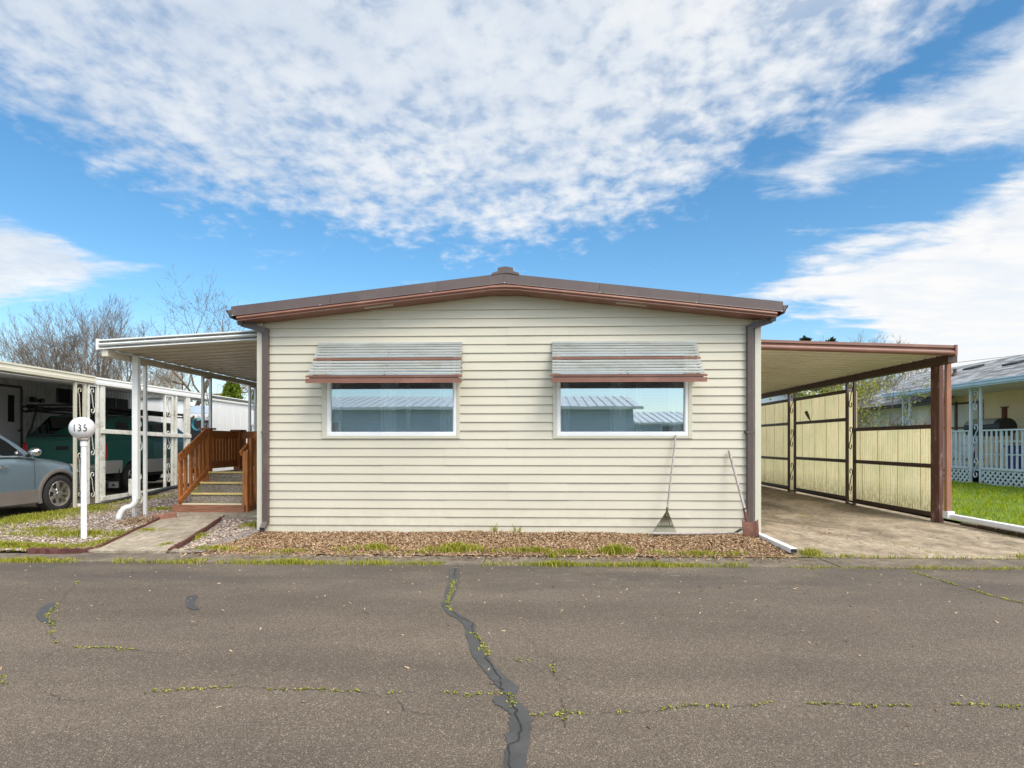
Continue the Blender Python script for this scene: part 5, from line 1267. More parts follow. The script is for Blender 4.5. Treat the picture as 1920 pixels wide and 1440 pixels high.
for sg in (1,-1):
    mb = MB(); x0, x1 = sorted((sg*.50, sg*.845)); mb.box(x0, x1, -3.965, -3.70, .86, 1.06); mb.build('tail_light', M['red_lens'], suv, bevel=.02)
mb = MB(); mb.poly([(.76,-.52,1.165),(.71,-1.24,1.645),(.42,-1.26,1.68),(0,-1.27,1.70),(-.42,-1.26,1.68),(-.71,-1.24,1.645),(-.76,-.52,1.165),(-.4,-.49,1.215),(0,-.48,1.225),(.4,-.49,1.215)][::-1]); mb.build('windshield', M['carglass'], suv)
for sg in (1,-1):
    mb = MB(); mb.tube([(sg*(sw(z, y)+.012), y, z) for y, z in ((-.72,1.108),(-1.2,1.108),(-2.0,1.112),(-3.4,1.13))], .008, 6); mb.build('belt_trim', M['chrome'], suv)
for sg in (1,-1):
    w = .972; mb = MB()
    mb.box(min(sg*.90,sg*w), max(sg*.90,sg*w), -2.50, -.44, .24, .48)
    for yc in (0, WB):
        rg = []
        for t in np.linspace(R(-18), R(198), 34):
            c_, s_ = math.cos(t), math.sin(t)
            wo = lambda y_: sg*(suv_w(y_)+.026)
            y1, z1 = yc+c_*(ra-.004), .36+s_*(ra-.004); y2, z2 = yc+c_*(ra+.060), .36+s_*(ra+.060)
            rg.append([(sg*.80, y1, z1), (wo(y1), y1, z1), (wo(y1)+sg*.012, yc+c_*(ra+.02), .36+s_*(ra+.02)), (wo(y2)-sg*.004, y2, z2), (wo(y2)-sg*.05, y2, z2)])
        mb.grid(rg)
    mb.box(min(sg*.6,sg*.90), max(sg*.6,sg*.90), .45, .80, .24, .44)
    mb.build('cladding', M['clad'], suv, smooth=True, angle=50)
for sg in (1,-1):
    mb = MB(); G = []
    for i in range(9):
        y = .36+i*.056; w = suv_w(y)
        G.append([(sg*(w*1.0+.012), y, suv_sh(y)-.17+.01*i), (sg*(w*.975+.012), y, suv_sh(y)-.085), (sg*(w*.91+.010), y, suv_sh(y)-.005)])
    mb.grid(G); mb.build('headlight', M['clear_lens'], suv, smooth=True)
    mb = MB(); G = []
    for i in range(11):
        t = math.pi*i/10
        for_ = .5*math.sin(t)
        G.append([(sg*(.93+.10*math.sin(t)**.6+.0), -.60-.03*q+.0, 1.19+.075*math.cos(t)*(1-.2*q)) for q in (0,1,2,3)])
    mb.lathe([(.0,-.09),(.06,-.075),(.085,-.02),(.08,.03),(.05,.06),(0,.068)], 16, (sg*1.02,-.60,1.19), 'y')
    mb.v = [(sg*1.02+(x-sg*1.02)*1.25, y, z) for x, y, z in mb.v]
    mr = mb.build('mirror', M['chrome'], suv, smooth=True, angle=60)
    mb = MB(); mb.bar((sg*.88,-.60,1.12),(sg*.98,-.60,1.15),.10,.04); mb.build('mirror_arm', M['black'], mr)
    for yy in (-1.20,-2.25):
        mb = MB(); mb.tube([(sg*.972,yy+.10,.925),(sg*.995,yy+.07,.928),(sg*1.0,yy,.930),(sg*.995,yy-.07,.928),(sg*.972,yy-.10,.925)], [.010,.014,.015,.014,.010], 8); mb.build('door_handle', M['chrome'], suv, smooth=True)
    for yy in (-.55,-1.66,-2.66):
        mb = MB(); mb.tube([(sg*(.967), yy, .50),(sg*(.967), yy, .8),(sg*.945, yy, 1.06)], .004, 4); mb.build('door_gap', M['black'], suv)
wheel(suv, .86, 0, .365, .235, .245, 7); wheel(suv, -.86, 0, .365, .235, .245, 7); wheel(suv, .86, WB, .365, .235, .245, 7); wheel(suv, -.86, WB, .365, .235, .245, 7)

# --- green pickup with canopy and ladder rack; origin under the rear axle
tr = thing('pickup_truck', (-11.82, 15.55, .07), 'dark green pickup truck with canopy and black ladder rack under the carport', 'truck', local=True)
ra = .47; FA = 3.55
def tw(y): return lerp_(y, [-1.22,-1.1,-.6,2.5,4.2,4.65], [.965,1.0,1.01,1.01,.99,.86])
S_ = []
for y in dense(-1.20, .78, (0,), ra):
    zb = arch(.52, y, 0, ra, .36); w = tw(y)
    S_.append((float(y), [(w*.6,zb),(w*.985,zb),(w*1.0,max(.66,zb+.01)),(w*1.005,max(.80,zb+.02)),(w*1.0,max(.97,zb+.04)),(w*.99,1.16),(w*.985,1.32),(w*.965,1.385),(w*.93,1.395),(0,1.395)]))
mb = MB(); loft(mb, S_); mb.build('bed', M['truck'], tr, smooth=True, angle=50)
S_ = []
for y in dense(.80, 4.62, (FA,), ra):
    zb = arch(.46, y, FA, ra, .36); w = tw(y); top = lerp_(y, [.8,2.6,2.9,4.3,4.62], [1.40,1.40,1.30,1.18,1.02])
    S_.append((float(y), [(w*.6,zb),(w*.985,zb),(w,max(.66,zb+.01)),(w*1.005,max(.80,zb+.02)),(w,max(1.0,zb+.04)),(w*.98,top-.10),(w*.94,top-.03),(w*.6,top+.03),(0,top+.04)]))
mb = MB(); loft(mb, S_); mb.build('cab_body', M['truck'], tr, smooth=True, angle=50)
mb = MB(); rows = [(.80,[(.95,1.38),(.80,1.86),(.5,1.92),(0,1.93)]),(1.3,[(.95,1.38),(.79,1.90),(.5,1.955),(0,1.965)]),(1.95,[(.95,1.38),(.79,1.88),(.5,1.93),(0,1.94)]),(2.15,[(.95,1.38),(.81,1.80),(.5,1.85),(0,1.86)]),(2.85,[(.94,1.34),(.90,1.38),(.5,1.40),(0,1.40)])]
cab(mb, rows); mb.poly([(.95,.80,1.38),(.80,.80,1.86),(.5,.80,1.92),(-.5,.80,1.92),(-.80,.80,1.86),(-.95,.80,1.38)]); mb.build('cab', M['truck'], tr, smooth=True, angle=40)
def cq(pts):
    for sg in (1,-1):
        mb = MB(); mb.poly([(sg*(.95+(.80-.95)*(z-1.38)/.50+.012), y, z) for y, z in (pts if sg > 0 else pts[::-1])]); mb.build('side_window', M['carglass'], tr)
cq([(.90,1.42),(.92,1.80),(1.32,1.835),(1.34,1.42)]); cq([(1.44,1.42),(1.44,1.835),(1.95,1.81),(2.10,1.74),(2.66,1.43)])
# silver two-tone band, arch lips
for sg in (1,-1):
    mb = MB(); G = []
    for y in np.linspace(-1.16, -.478, 8): G.append([(sg*(tw(y)*.985+.006), y, .50), (sg*(tw(y)+.008), y, .66), (sg*(tw(y)*1.004+.010), y, .80), (sg*(tw(y)*1.003+.004), y, .83)])
    mb.grid(G); mb.build('lower_panel', M['silver'], tr, smooth=True, angle=0); mb = MB(); G = []
    for y in np.linspace(.478, 3.07, 12): G.append([(sg*(tw(y)*.985+.006), y, .46), (sg*(tw(y)+.008), y, .66), (sg*(tw(y)*1.004+.010), y, .80), (sg*(tw(y)*1.003+.004), y, .83)])
    mb.grid(G); mb.build('lower_panel', M['silver'], tr, smooth=True, angle=0)
mb = MB(); mb.box(-.93,.93,-1.226,-1.19,.78,1.36); tg = mb.build('tailgate', M['truck'], tr, bevel=.02)
mb = MB(); mb.box(-.16,.16,-1.242,-1.224,1.10,1.20); mb.build('handle', M['black'], tg, bevel=.008)
mb = MB(); mb.sweep([(0,-1.36,.58),(0,-1.38,.66),(0,-1.36,.74),(0,-1.20,.76),(0,-1.20,.56)], [(-.98,0,0),(.98,0,0)]); mb.build('bumper', M['silver'], tr, bevel=.015)
for sg in (1,-1):
    mb = MB(); x0, x1 = sorted((sg*.90, sg*1.018)); mb.box(x0, x1, -1.245, -1.02, .86, 1.28); tl = mb.build('tail_light', M['red_lens'], tr, bevel=.02)
    mb = MB(); x0, x1 = sorted((sg*.905, sg*1.020)); mb.box(x0, x1, -1.249, -1.10, .90, .98); mb.build('reversing_lens', M['clear_lens'], tl, bevel=.01)
    mb = MB(); x0, x1 = sorted((sg*.72, sg*1.02)); mb.box(x0, x1, -.60, -.585, .10, .60); fp2 = mb.build('mud_flap', M['rubber'], tr)
    mb = MB(); mb.box(x0+.02, x1-.02, -.612, -.602, .11, .27); mb.build('flap_plate', M['alu'], fp2)
    mb = MB(); xm = (x0+x1)/2; mb.poly([(xm-.07,-.614,.15),(xm+.07,-.614,.15),(xm,-.614,.23)]); mb.build('emblem', M['rust'], fp2)
mb = MB(); mb.tube([(.55,-1.3,.42),(.55,-.9,.42)], .035, 12); mb.build('exhaust_pipe', M['rust'], tr)
mb = MB(); mb.box(-.85,.85,-1.1,4.4,.36,.56); mb.box(-.78,.78,-.55,.55,.3,1.0); mb.box(-.78,.78,FA-.55,FA+.55,.3,1.0); mb.build('underbody', M['black'], tr)
# canopy shell
mb = MB(); rows = [(-1.19,[(.965,1.40),(.955,1.44),(.90,1.45),(0,1.46)]),(-1.08,[(.965,1.40),(.945,1.52),(.88,1.56),(0,1.60)]),(-.72,[(.965,1.40),(.83,1.92),(.74,1.985),(0,2.02)]),(-.55,[(.965,1.40),(.82,1.95),(.73,2.01),(0,2.045)]),(.68,[(.965,1.40),(.82,1.95),(.73,2.01),(0,2.045)])]
cab(mb, rows); mb.poly([(.965,.68,1.40),(.82,.68,1.95),(.73,.68,2.01),(-.73,.68,2.01),(-.82,.68,1.95),(-.965,.68,1.40)])
mb.box(-.985,.985,-1.2,.70,1.385,1.43)
cn = mb.build('canopy', M['truck'], tr, smooth=True, angle=30)
mb = MB(); mb.poly([(-.84,-1.105,1.515),(.84,-1.105,1.515),(.70,-.765,1.945),(-.70,-.765,1.945)]); mb.v = [(x, y-.03, z+.005) for x, y, z in mb.v]; mb.build('rear_window', M['carglass'], cn)
mb = MB(); mb.bar((-.88,-1.17,1.47),(.88,-1.17,1.47),.03,.05); mb.build('rear_sill', M['black'], cn)
mb = MB()
for sg in (1,-1):
    def q(y, z): return (sg*(.965+(.82-.965)*(z-1.40)/.55+.010), y, z)
    for ya, yb in ((-.62,-.08),(-.02,.52)):
        p = [q(ya,1.52), q(ya+.10,1.83), q(yb,1.83), q(yb,1.52)]; mb = MB(); mb.poly(p if sg > 0 else p[::-1]); mb.build('side_window', M['carglass'], cn)
cu = bpy.data.curves.new('sticker', 'FONT'); cu.body = 'LEER'; cu.size = .085; cu.extrude = .001
to = bpy.data.objects.new('sticker', cu); COL.objects.link(to); bpy.context.view_layer.update()
nm = bpy.data.meshes.new_from_object(to.evaluated_get(bpy.context.evaluated_depsgraph_get())); COL.objects.unlink(to); bpy.data.objects.remove(to)
dv = Vector((0,.34,.43)).normalized()
for v_ in nm.vertices:
    x, y = v_.co.x, v_.co.y; v_.co = Vector((.36+x*1.2, -1.140, 1.530))+dv*(y+.01)+Vector((0,-.004,.003))
nm.materials.clear(); nm.materials.append(M['vinyl']); finish('lettering', nm, cn)
# ladder rack
rk_ = MB(); 
for sg in (1,-1):
    rk_.tube([(sg*.97,-1.16,1.42),(sg*.95,-1.02,1.75),(sg*.93,-.92,2.16)], .026, 8)
    rk_.tube([(sg*.97,.62,1.42),(sg*.94,.62,2.16)], .026, 8); rk_.tube([(sg*.95,2.5,1.42),(sg*.93,2.35,2.14)], .022, 8)
    rk_.tube([(sg*.93,-1.20,2.20),(sg*.93,0,2.17),(sg*.93,2.6,2.15)], .032, 8); rk_.tube([(sg*.93,-1.05,2.09),(sg*.93,2.5,2.06)], .020, 8)
    rk_.tube([(sg*.93,-1.20,2.20),(sg*.93,-1.33,2.19),(sg*.93,-1.36,2.13),(sg*.93,-1.32,2.08),(sg*.93,-1.2,2.07),(sg*.93,-1.05,2.09)], .022, 8)
for y in (-1.15,-.2,.62,1.5,2.45): rk_.tube([(-.94,y,2.16),(.94,y,2.16)], .026, 8)
for z in (2.10,2.235): rk_.tube([(-.95,-1.18,z),(.95,-1.18,z)], .026, 8)
rk_.build('ladder_rack', M['black'], tr, smooth=True, angle=40)
ld = thing('ladder', (-11.5, 16.0, 2.28), 'dark ladder lying on the rack of the green truck', 'ladder')
mb = MB()
for x in (-11.75,-11.35): mb.bar((x,14.8,2.295),(x,18.0,2.27),.03,.07)
for i in range(11): mb.tube([(-11.75,14.95+i*.29,2.29),(-11.35,14.95+i*.29,2.29)], .014, 6)
mb.build('rails', M['black'], ld)
wheel(tr, .87, 0, .385, .25, .21, 6); wheel(tr, -.87, 0, .385, .25, .21, 6); wheel(tr, .87, FA, .385, .25, .21, 6); wheel(tr, -.87, FA, .385, .25, .21, 6)

# ================================================================ RIGHT NEIGHBOUR
rn = thing('neighbour_house', (15, 20, .1), 'tan house with grey shingle roof and pale blue porch on the right', 'house')
XW = 15.0
mb = MB(); laps(mb, lambda y, o, z: (XW-o, y, z), 11.6, 22.7, .1, 3.3, .235, .1, [(20.15,22.5,.75,2.75)], [], lambda n: [], ob=.018); mb.box(XW+.02, 20.2, 11.6, 30, .05, 3.0); mb.build('porch_wall', M['siding_tan'], rn)
mb = MB(); laps(mb, lambda y, o, z: (XW-o, y, z), 22.7, 30, .1, 3.0, .235, .1, [(23.35,25.8,.3,2.62)], [], lambda n: [], ob=.018); mb.build('side_wall', M['siding_white'], rn)
mb = MB(); mb.box(XW-.02, XW+.01, 23.35, 25.8, .3, 2.62); mb.build('shutter_door', M['lightgrey'], rn)
mb = MB(); mb.box(XW+.0, XW+.03, 20.15, 22.5, .75, 2.75); d_ = mb.build('patio_door', M['drape'], rn)
mb = MB()
for y in (20.02,20.10,21.2,22.42): mb.box(XW-.05, XW-.005, y, y+.10, .75, 2.80)
for z in (.75,1.85,2.70): mb.box(XW-.045, XW-.01, 20.15, 22.5, z, z+.06)
mb.build('door_frame', M['brown_dark'], d_)
mb = MB(); k = 60
for i in range(k):
    y = 20.2+i*(2.25/k); mb.box(XW-.008, XW-.003, y, y+.026, .8, 2.7)
mb.build('drape', M['siding_white'], d_)
mb = MB(); ex, ez, rx_, rz_ = 12.45, 3.06, 16.3, 4.26
mb.poly([(ex,11.2,ez),(ex,21.3,ez),(rx_,25.6,rz_),(rx_,11.2,rz_)]); mb.poly([(ex,21.3,ez),(14.55,21.3,3.71-.0),(14.55,29.8,3.0),(14.55,21.3,3.0)]) if False else None
mb.poly([(rx_,11.2,rz_),(rx_,25.6,rz_),(20.4,25.6,3.0),(20.4,11.2,3.0)])
mb.build('roof', M['shingle'], rn, solid=.05)
mb = MB(); mb.poly([(14.5,21.0,2.86),(14.5,30,2.86),(rx_,26.6,3.95),(rx_,21.0,4.0)]); mb.poly([(14.5,30,2.86),(20.4,30,2.86),(rx_,26.6,3.95)]); mb.build('lower_roof', M['shingle'], rn, solid=.05)
mb = MB(); mb.bar((14.48,21.2,2.80),(14.48,30,2.80),.10,.12); mb.build('lower_gutter', M['black'], rn)
mb = MB(); mb.sweep([(0,0,0),(-.10,0,0),(-.10,0,-.03),(-.07,0,-.05),(-.06,0,-.11),(0,0,-.13)], [(ex+.05,11.2,ez+.03),(ex+.05,21.3,ez+.03)]); mb.box(ex+.05, ex+.10, 11.2, 21.3, ez-.12, ez+.0); mb.build('gutter', M['blue_bright'], rn)
mb = MB(); mb.box(ex+.1, XW, 11.2, 21.25, ez-.07, ez-.03); mb.build('porch_ceiling', M['pan'], rn)
def roof_z(x): return ez+(rz_-ez)*(x-ex)/(rx_-ex)
for x, y in ((15.1,20.6),(14.55,18.2),(15.3,14.5)):
    mb = MB(); z = roof_z(x); mb.sweep([(-.16,-.28,-.03),(.16,-.28,.07),(.16,.28,.07),(-.16,.28,-.03)], [(x,y,z),(x,y,z+.07)]); mb.build('roof_vent', M['black'], rn)
mb = MB(); x = 14.2; mb.tube([(x,20.2,roof_z(x)-.05),(x,20.2,roof_z(x)+.24)], .05, 12); mb.lathe([(.13,0),(.06,.08)], 12, (x,20.2,roof_z(x)+.02)); mb.build('vent_pipe', M['brown_dark'], rn)
XPp = 12.75
def porch_post(y0, y1, zb): return scroll_post(rn, XPp, y0, y1, zb, 2.96, M['blue'], .06, 3, 'porch_post', hs=.62, sr=.018)
porch_post(17.12, 17.50, .05); porch_post(20.25, 20.6, .6); porch_post(13.7,14.1,.05); porch_post(11.62,11.88,.05)
mb = MB(); mb.box(XPp+.05, XW, 11.6, 21.2, .55, .62); mb.build('porch_deck', M['blue'], rn)
for ya, yb in ((11.9,13.66),(14.14,17.06),(17.56,21.2)):
    mb = MB(); mb.box(XPp-.04, XPp+.06, ya, yb, 1.685, 1.725); mb.box(XPp-.03, XPp+.05, ya, yb, .60, .66)
    for z in (1.02,1.38): mb.box(XPp+.006, XPp+.03, ya, yb, z, z+.035)
    n = int((yb-ya)/.168)
    for i in range(n+1):
        y = ya+(yb-ya)*i/n; w = .085 if (i+2) % 5 == 0 else .05
        mb.box(XPp-.022, XPp+.006, y-w/2, y+w/2, .64, 1.69)
    mb.build('porch_railing', M['blue'], rn)
    mb = MB(); L_, H_ = yb-ya, .50; z0_ = .08; s = .175; k = int((L_+H_)/s)+1
    for i in range(-6, k+6):
        for sg in (1,-1):
            a_ = ya+i*s; c_ = (a_, z0_) if sg > 0 else (a_, z0_+H_); e_ = (a_+H_, z0_+H_) if sg > 0 else (a_+H_, z0_)
            p, q_ = c_, e_
            if q_[0] <= ya or p[0] >= yb: continue
            if p[0] < ya: t = (ya-p[0])/H_; p = (ya, p[1]+(q_[1]-p[1])*t)
            if q_[0] > yb: t = (yb-c_[0])/H_; q_ = (yb, c_[1]+(e_[1]-c_[1])*t)
            mb.bar((XPp-.01+sg*.006, p[0], p[1]), (XPp-.01+sg*.006, q_[0], q_[1]), .056, .010, (1,0,0))
    mb.build('lattice', M['blue'], rn)
mb = MB(); mb.box(XPp+.4, XPp+.45, 11.6, 21.2, .0, .55); mb.build('skirting', M['dark'], rn)
mb = MB(); mb.poly([(XW+.02,11.6,.05),(20.2,11.6,.05),(20.2,11.6,3.02),(rx_,11.6,4.16),(XW+.02,11.6,3.80)]); mb.build('gable_wall', M['siding_white'], rn, solid=.06)
mb = MB(); mb.box(XPp, XW, 11.60, 11.64, 1.685, 1.725); mb.box(XPp, XW, 11.60, 11.64, .60, .66); mb.box(XPp, XW, 11.61, 11.63, .05, .56)
for k in range(15): mb.box(XPp+.1+k*.15, XPp+.15+k*.15, 11.60, 11.63, .66, 1.685)
mb.build('end_railing', M['blue'], rn)
# things on the porch
sm_ = thing('smoker_grill', (13.9, 17.6, .62), 'black barrel smoker grill with chimney on the blue porch', 'grill')
cz = 1.82; mb = MB(); mb.lathe([(0,-.72),(.25,-.72),(.27,-.70),(.27,.70),(.25,.72),(0,.72)], 32, (14.0,18.45,cz), 'y'); mb.build('barrel', M['black'], sm_, smooth=True, angle=40)
mb = MB(); G = []
for i in range(9):
    t = R(20)+R(140)*i/8; G.append([(14.0-.282*math.cos(t), y, cz+.282*math.sin(t)) for y in (17.95,19.1)])
mb.grid(G); lid = mb.build('lid', M['lid'] if 'lid' in M else M['handle'], sm_, smooth=True)
mb = MB(); mb.tube([(13.68,18.0,cz+.10),(13.60,18.03,cz+.10),(13.60,18.75,cz+.10),(13.68,18.78,cz+.10)], .012, 8); mb.build('handle', M['alu'], lid)
mb = MB(); mb.lathe([(.07,.2),(.07,.58),(.11,.585),(.11,.61),(0,.61)], 16, (14.0,17.88,cz)); mb.build('chimney', M['rust'], sm_, smooth=True)
mb = MB()
for x in (13.8,14.2):
    for y in (17.8,18.8): mb.tube([(x,y,.62),(x,y,cz-.2)], .02, 6)
mb.build('leg', M['black'], sm_)
for nm, x, y0, y1, h, mt, lb, ct in (('storage_bin',13.5,16.35,16.95,.62,'indigo','dark indigo plastic bin behind the porch railing','bin'),('wooden_crate',13.4,15.4,16.1,.58,'orange_wood','orange brown wooden chest behind the porch railing','chest')):
    b_ = thing(nm, (x, (y0+y1)/2, .62), lb, ct)
    mb = MB(); mb.box(x-.22, x+.22, y0, y1, .62, .62+h); mb.build('body', M[mt], b_, bevel=.02)
    mb = MB(); mb.box(x-.24, x+.24, y0-.02, y1+.02, .62+h, .66+h); mb.build('lid', M[mt], b_, bevel=.01)
ch = thing('patio_chair', (13.5, 19.0, .62), 'pale plastic patio chair on the porch by the dark framed door', 'chair')
mb = MB(); mb.box(13.3,13.75,18.75,19.2,1.02,1.07); mb.build('seat', M['vinyl'], ch, bevel=.01)
mb = MB(); mb.bar((13.75,18.98,1.05),(13.9,18.98,1.62),.45,.03,(1,0,0)); mb.build('backrest', M['vinyl'], ch, bevel=.01)
for x in (13.33,13.72):
    for y in (18.78,19.17): mb = MB(); mb.box(x-.02,x+.02,y-.02,y+.02,.62,1.02); mb.build('leg', M['vinyl'], ch)
for y in (18.75,19.2): mb = MB(); mb.bar((13.32,y,1.27),(13.82,y,1.29),.04,.03); mb.build('armrest', M['vinyl'], ch)
um = thing('yard_ornament', (11.95, 18.6, .2), 'grey triangular vane on a pale rod standing past the carport', 'ornament')
mb = MB(); mb.tube([(11.95,18.6,.15),(11.95,18.6,1.75)], .02, 8); mb.tube([(11.2,18.75,1.68),(12.15,18.55,1.98)], .016, 8); mb.build('rod', M['alu'], um)
mb = MB(); mb.poly([(11.75,18.6,1.82),(12.30,18.5,1.72),(12.28,18.5,2.22)]); mb.build('vane', M['handle'], um, solid=.012)
yu = MB()
for i in range(46):
    t = random.uniform(0, 6.283); el = random.uniform(.25, 1.45); l = random.uniform(.35,.55); c = Vector((10.95,17.9,1.62)); d = Vector((math.cos(t)*math.cos(el), math.sin(t)*math.cos(el), math.sin(el)))
    s = d.cross(Vector((0,0,1))).normalized()*.016; m_ = c+d*l*.55; yu.poly([c-s, c+s, m_+s*.8, c+d*l+Vector((0,0,-.05)), m_-s*.8])
yc_ = thing('spiky_plant', (10.95, 17.9, .2), 'dark spiky leaved plant rising behind the low carport panel', 'plant')
yu.build('leaves', M['yucca'], yc_); mb = MB(); mb.tube([(10.95,17.9,.1),(10.95,17.9,1.65)], .07, 8); mb.build('trunk', M['bark_tree'], yc_)
fh = thing('neighbour_house', (13, 34, .2), 'grey blue house with white gable edge seen through the carport', 'house')
mb = MB(); mb.poly([(8,32,0),(16.6,32,0),(16.6,32,3.35),(12.6,32,4.35),(8,32,3.3)][::-1]); mb.poly([(16.6,32,0),(16.6,44,0),(16.6,44,3.35),(16.6,32,3.35)]); mb.build('wall', M['greyblue'], fh, solid=.1)
mb = MB(); mb.box(13.98,14.16,31.88,31.95,0,4.0); mb.box(16.5,16.7,31.9,32.0,0,3.3); mb.build('corner_trim', M['vinyl'], fh)
mb = MB(); mb.bar((12.55,31.8,4.55),(17.6,31.8,3.30),.25,.22); mb.bar((12.65,31.8,4.55),(7.4,31.8,3.24),.25,.22); mb.poly([(12.6,31.7,4.66),(17.7,31.7,3.36),(17.7,45,3.36),(12.6,45,4.66)]); mb.poly([(12.6,31.7,4.66),(7.4,31.7,3.34),(7.4,45,3.34),(12.6,45,4.66)]); mb.build('roof', M['vinyl'], fh)
ds_ = thing('satellite_dish', (13.4, 25.5, 0), 'white satellite dish above the far carport panels', 'dish')
mb = MB(); mb.lathe([(0,.03),(.18,.02),(.30,-.02),(.36,-.06)], 28, (0,0,0), 'y'); T = Matrix.Translation((13.45,25.5,3.30)) @ Matrix.Rotation(R(18),4,'X') @ Matrix.Rotation(R(6),4,'Z'); mb.v = [tuple(T @ Vector(p)) for p in mb.v]; mb.build('reflector', M['vinyl'], ds_, smooth=True, solid=.01)
mb = MB(); mb.tube([(13.45,25.65,.1),(13.45,25.65,3.2),(13.45,25.5,3.3)], .03, 8); mb.tube([(13.45,25.45,2.98),(13.45,25.0,3.15)], .012, 6); mb.build('mast', M['alu'], ds_)
pw = thing('power_line', (24, 36, 9), 'thin power line across the sky over the shingle roof', 'wire')
mb = MB(); a_, b_ = Vector((8,44,5.0)), Vector((60,20,10.6))
mb.tube([a_+(b_-a_)*t+Vector((0,0,-1.6*4*t*(1-t)*.5)) for t in np.linspace(0,1,30)], .013, 5); mb.build('wire', M['wire'], pw)

# ================================================================ TREES
def bare_tree(x, y, h, seed, label, group=None, spread=.5, lean=(0,0), trunks=1, gnarl=.25, density=1.0, mat='twig', bole=.22, name='bare_tree', fan=0, r0=None):
    rd = random.Random(seed); T = MB(); C = MB()
    def branch(p, d, L, r, lv):
        n = 5 if lv < 3 else 4; pts = [p.copy()]; rs = [r]; q = p.copy(); dd = d.copy()
        for i in range(n):
            dd = (dd+Vector((rd.gauss(0,gnarl), rd.gauss(0,gnarl), rd.gauss(0,gnarl*.6)+.06))*.55).normalized(); q = q+dd*(L/n); pts.append(q.copy()); rs.append(r*(1-.62*(i+1)/n))
        (T if lv < 2 else C).tube(pts, rs, 6 if lv < 2 else (4 if lv < 3 else 3), cap=False)
        if lv >= 5 or L < .22: return
        kids = {0: 8, 1: 5, 2: 4, 3: 3, 4: 2}[lv]; kids = max(2, int(round(kids*density)))
        for k in range(kids):
            t = rd.uniform(.28, 1.0) if lv else rd.uniform(bole+.1, 1.0)
            i = min(n-1, int(t*n)); f = t*n-i; s = pts[i].lerp(pts[i+1], f)
            base = (pts[i+1]-pts[i]).normalized(); ax = base.orthogonal().normalized(); ax.rotate(Matrix.Rotation(rd.uniform(0, 6.283), 3, base))
            an = rd.uniform(.35, .95)*(spread/.5); nd_ = (base*math.cos(an)+ax*math.sin(an)); nd_.z += .18; nd_.normalize()
            branch(s, nd_, L*rd.uniform(.42,.68), max(.0085, rs[i]*rd.uniform(.42,.64)), lv+1)
        branch(pts[-1], dd, L*.5, max(.0085, rs[-1]*.9), lv+1)
    for k in range(trunks):
        d = Vector((lean[0]+(k-(trunks-1)/2)*fan+rd.gauss(0,.04), lean[1]+rd.gauss(0,.05), 1)).normalized()
        branch(Vector((x+k*.25, y+rd.uniform(-.3,.3), 0)), d, h*.60*rd.uniform(.88,1.08), (r0 or h*.020)*rd.uniform(.8,1.1), 0)
    k_ = h/max(p[2] for p in T.v+C.v)
    for B in (T, C): B.v = [(x+(p[0]-x)*k_, y+(p[1]-y)*k_, p[2]*k_) for p in B.v]
    root = thing(name, (x, y, 0), label, 'tree', group)
    T.build('trunk', M['bark_tree'], root, smooth=True, angle=0); C.build('crown', M[mat], root, smooth=True, angle=0)
GT = 'bare trees behind the left carport'
bare_tree(-34.0, 41, 10.6, 3, 'leaning bare tree at the far left, its limbs fanning left', GT, .46, (-.45,0), 3, .12, .85, fan=.28)
bare_tree(-32.6, 40, 12.3, 8, 'tall vase shaped bare tree, second from the left', GT, .44, (-.20,0), 3, .11, .85, fan=.24)
bare_tree(-32.0, 42, 12.4, 15, 'tall upright bare tree, third from the left', GT, .42, (-.02,0), 2, .11, .85, fan=.2)
bare_tree(-29.0, 40, 11.0, 21, 'bare tree leaning right above the white canopy edge', GT, .44, (.12,0), 2, .13, .85, fan=.2)
bare_tree(-20.8, 34, 11.5, 33, 'large gnarled bare tree just left of the brown roof corner', GT, .66, (.0,0), 1, .26, .85, bole=.25, r0=.26)
bare_tree(-22.6, 37, 6.9, 37, 'smaller pale bare tree with tangled branches under the canopy', GT, .75, (-.2,0), 1, .36, .95, 'twig_pale', r0=.20)
bare_tree(-27.4, 45, 8.4, 44, 'thin bare tree between the vase trees and the gnarled one', GT, .50, (0,0), 1, .28, .8)
bare_tree(-18.0, 36, 5.6, 51, 'low bare tree beside the clipped evergreens', GT, .7, (.1,0), 1, .36, .85, 'twig_pale')
GR2 = 'bare trees beyond the right carport'
bare_tree(25.4, 46, 9.9, 61, 'bare tree whose round top shows above the carport roof', GR2, .55, (0,0), 1, .24, .92)
bare_tree(27.2, 46, 9.7, 67, 'bare tree to the right of the round topped one', GR2, .55, (.0,0), 1, .24, .92)
bare_tree(20.8, 34, 6.3, 71, 'spreading bare tree behind the grey shingle roof end', GR2, .60, (.08,0), 1, .30, .95)
bare_tree(17.6, 31, 5.0, 77, 'low bare tree behind the leafy shrub', GR2, .60, (.05,0), 1, .32, .9)
def clump_crown(n, fn, size, seed):
    rd = random.Random(seed); mb = MB()
    for _ in range(n):
        p, d = fn(rd); d = (d+Vector((rd.gauss(0,.4), rd.gauss(0,.4), rd.gauss(0,.4)))).normalized(); s = d.orthogonal().normalized(); s.rotate(Matrix.Rotation(rd.uniform(0,6.28), 3, d)); l = size*rd.uniform(.6,1.4)
        mb.poly([p-s*l*.22, p+d*l*.5-s*l*.3, p+d*l, p+d*l*.5+s*l*.3])
    return mb
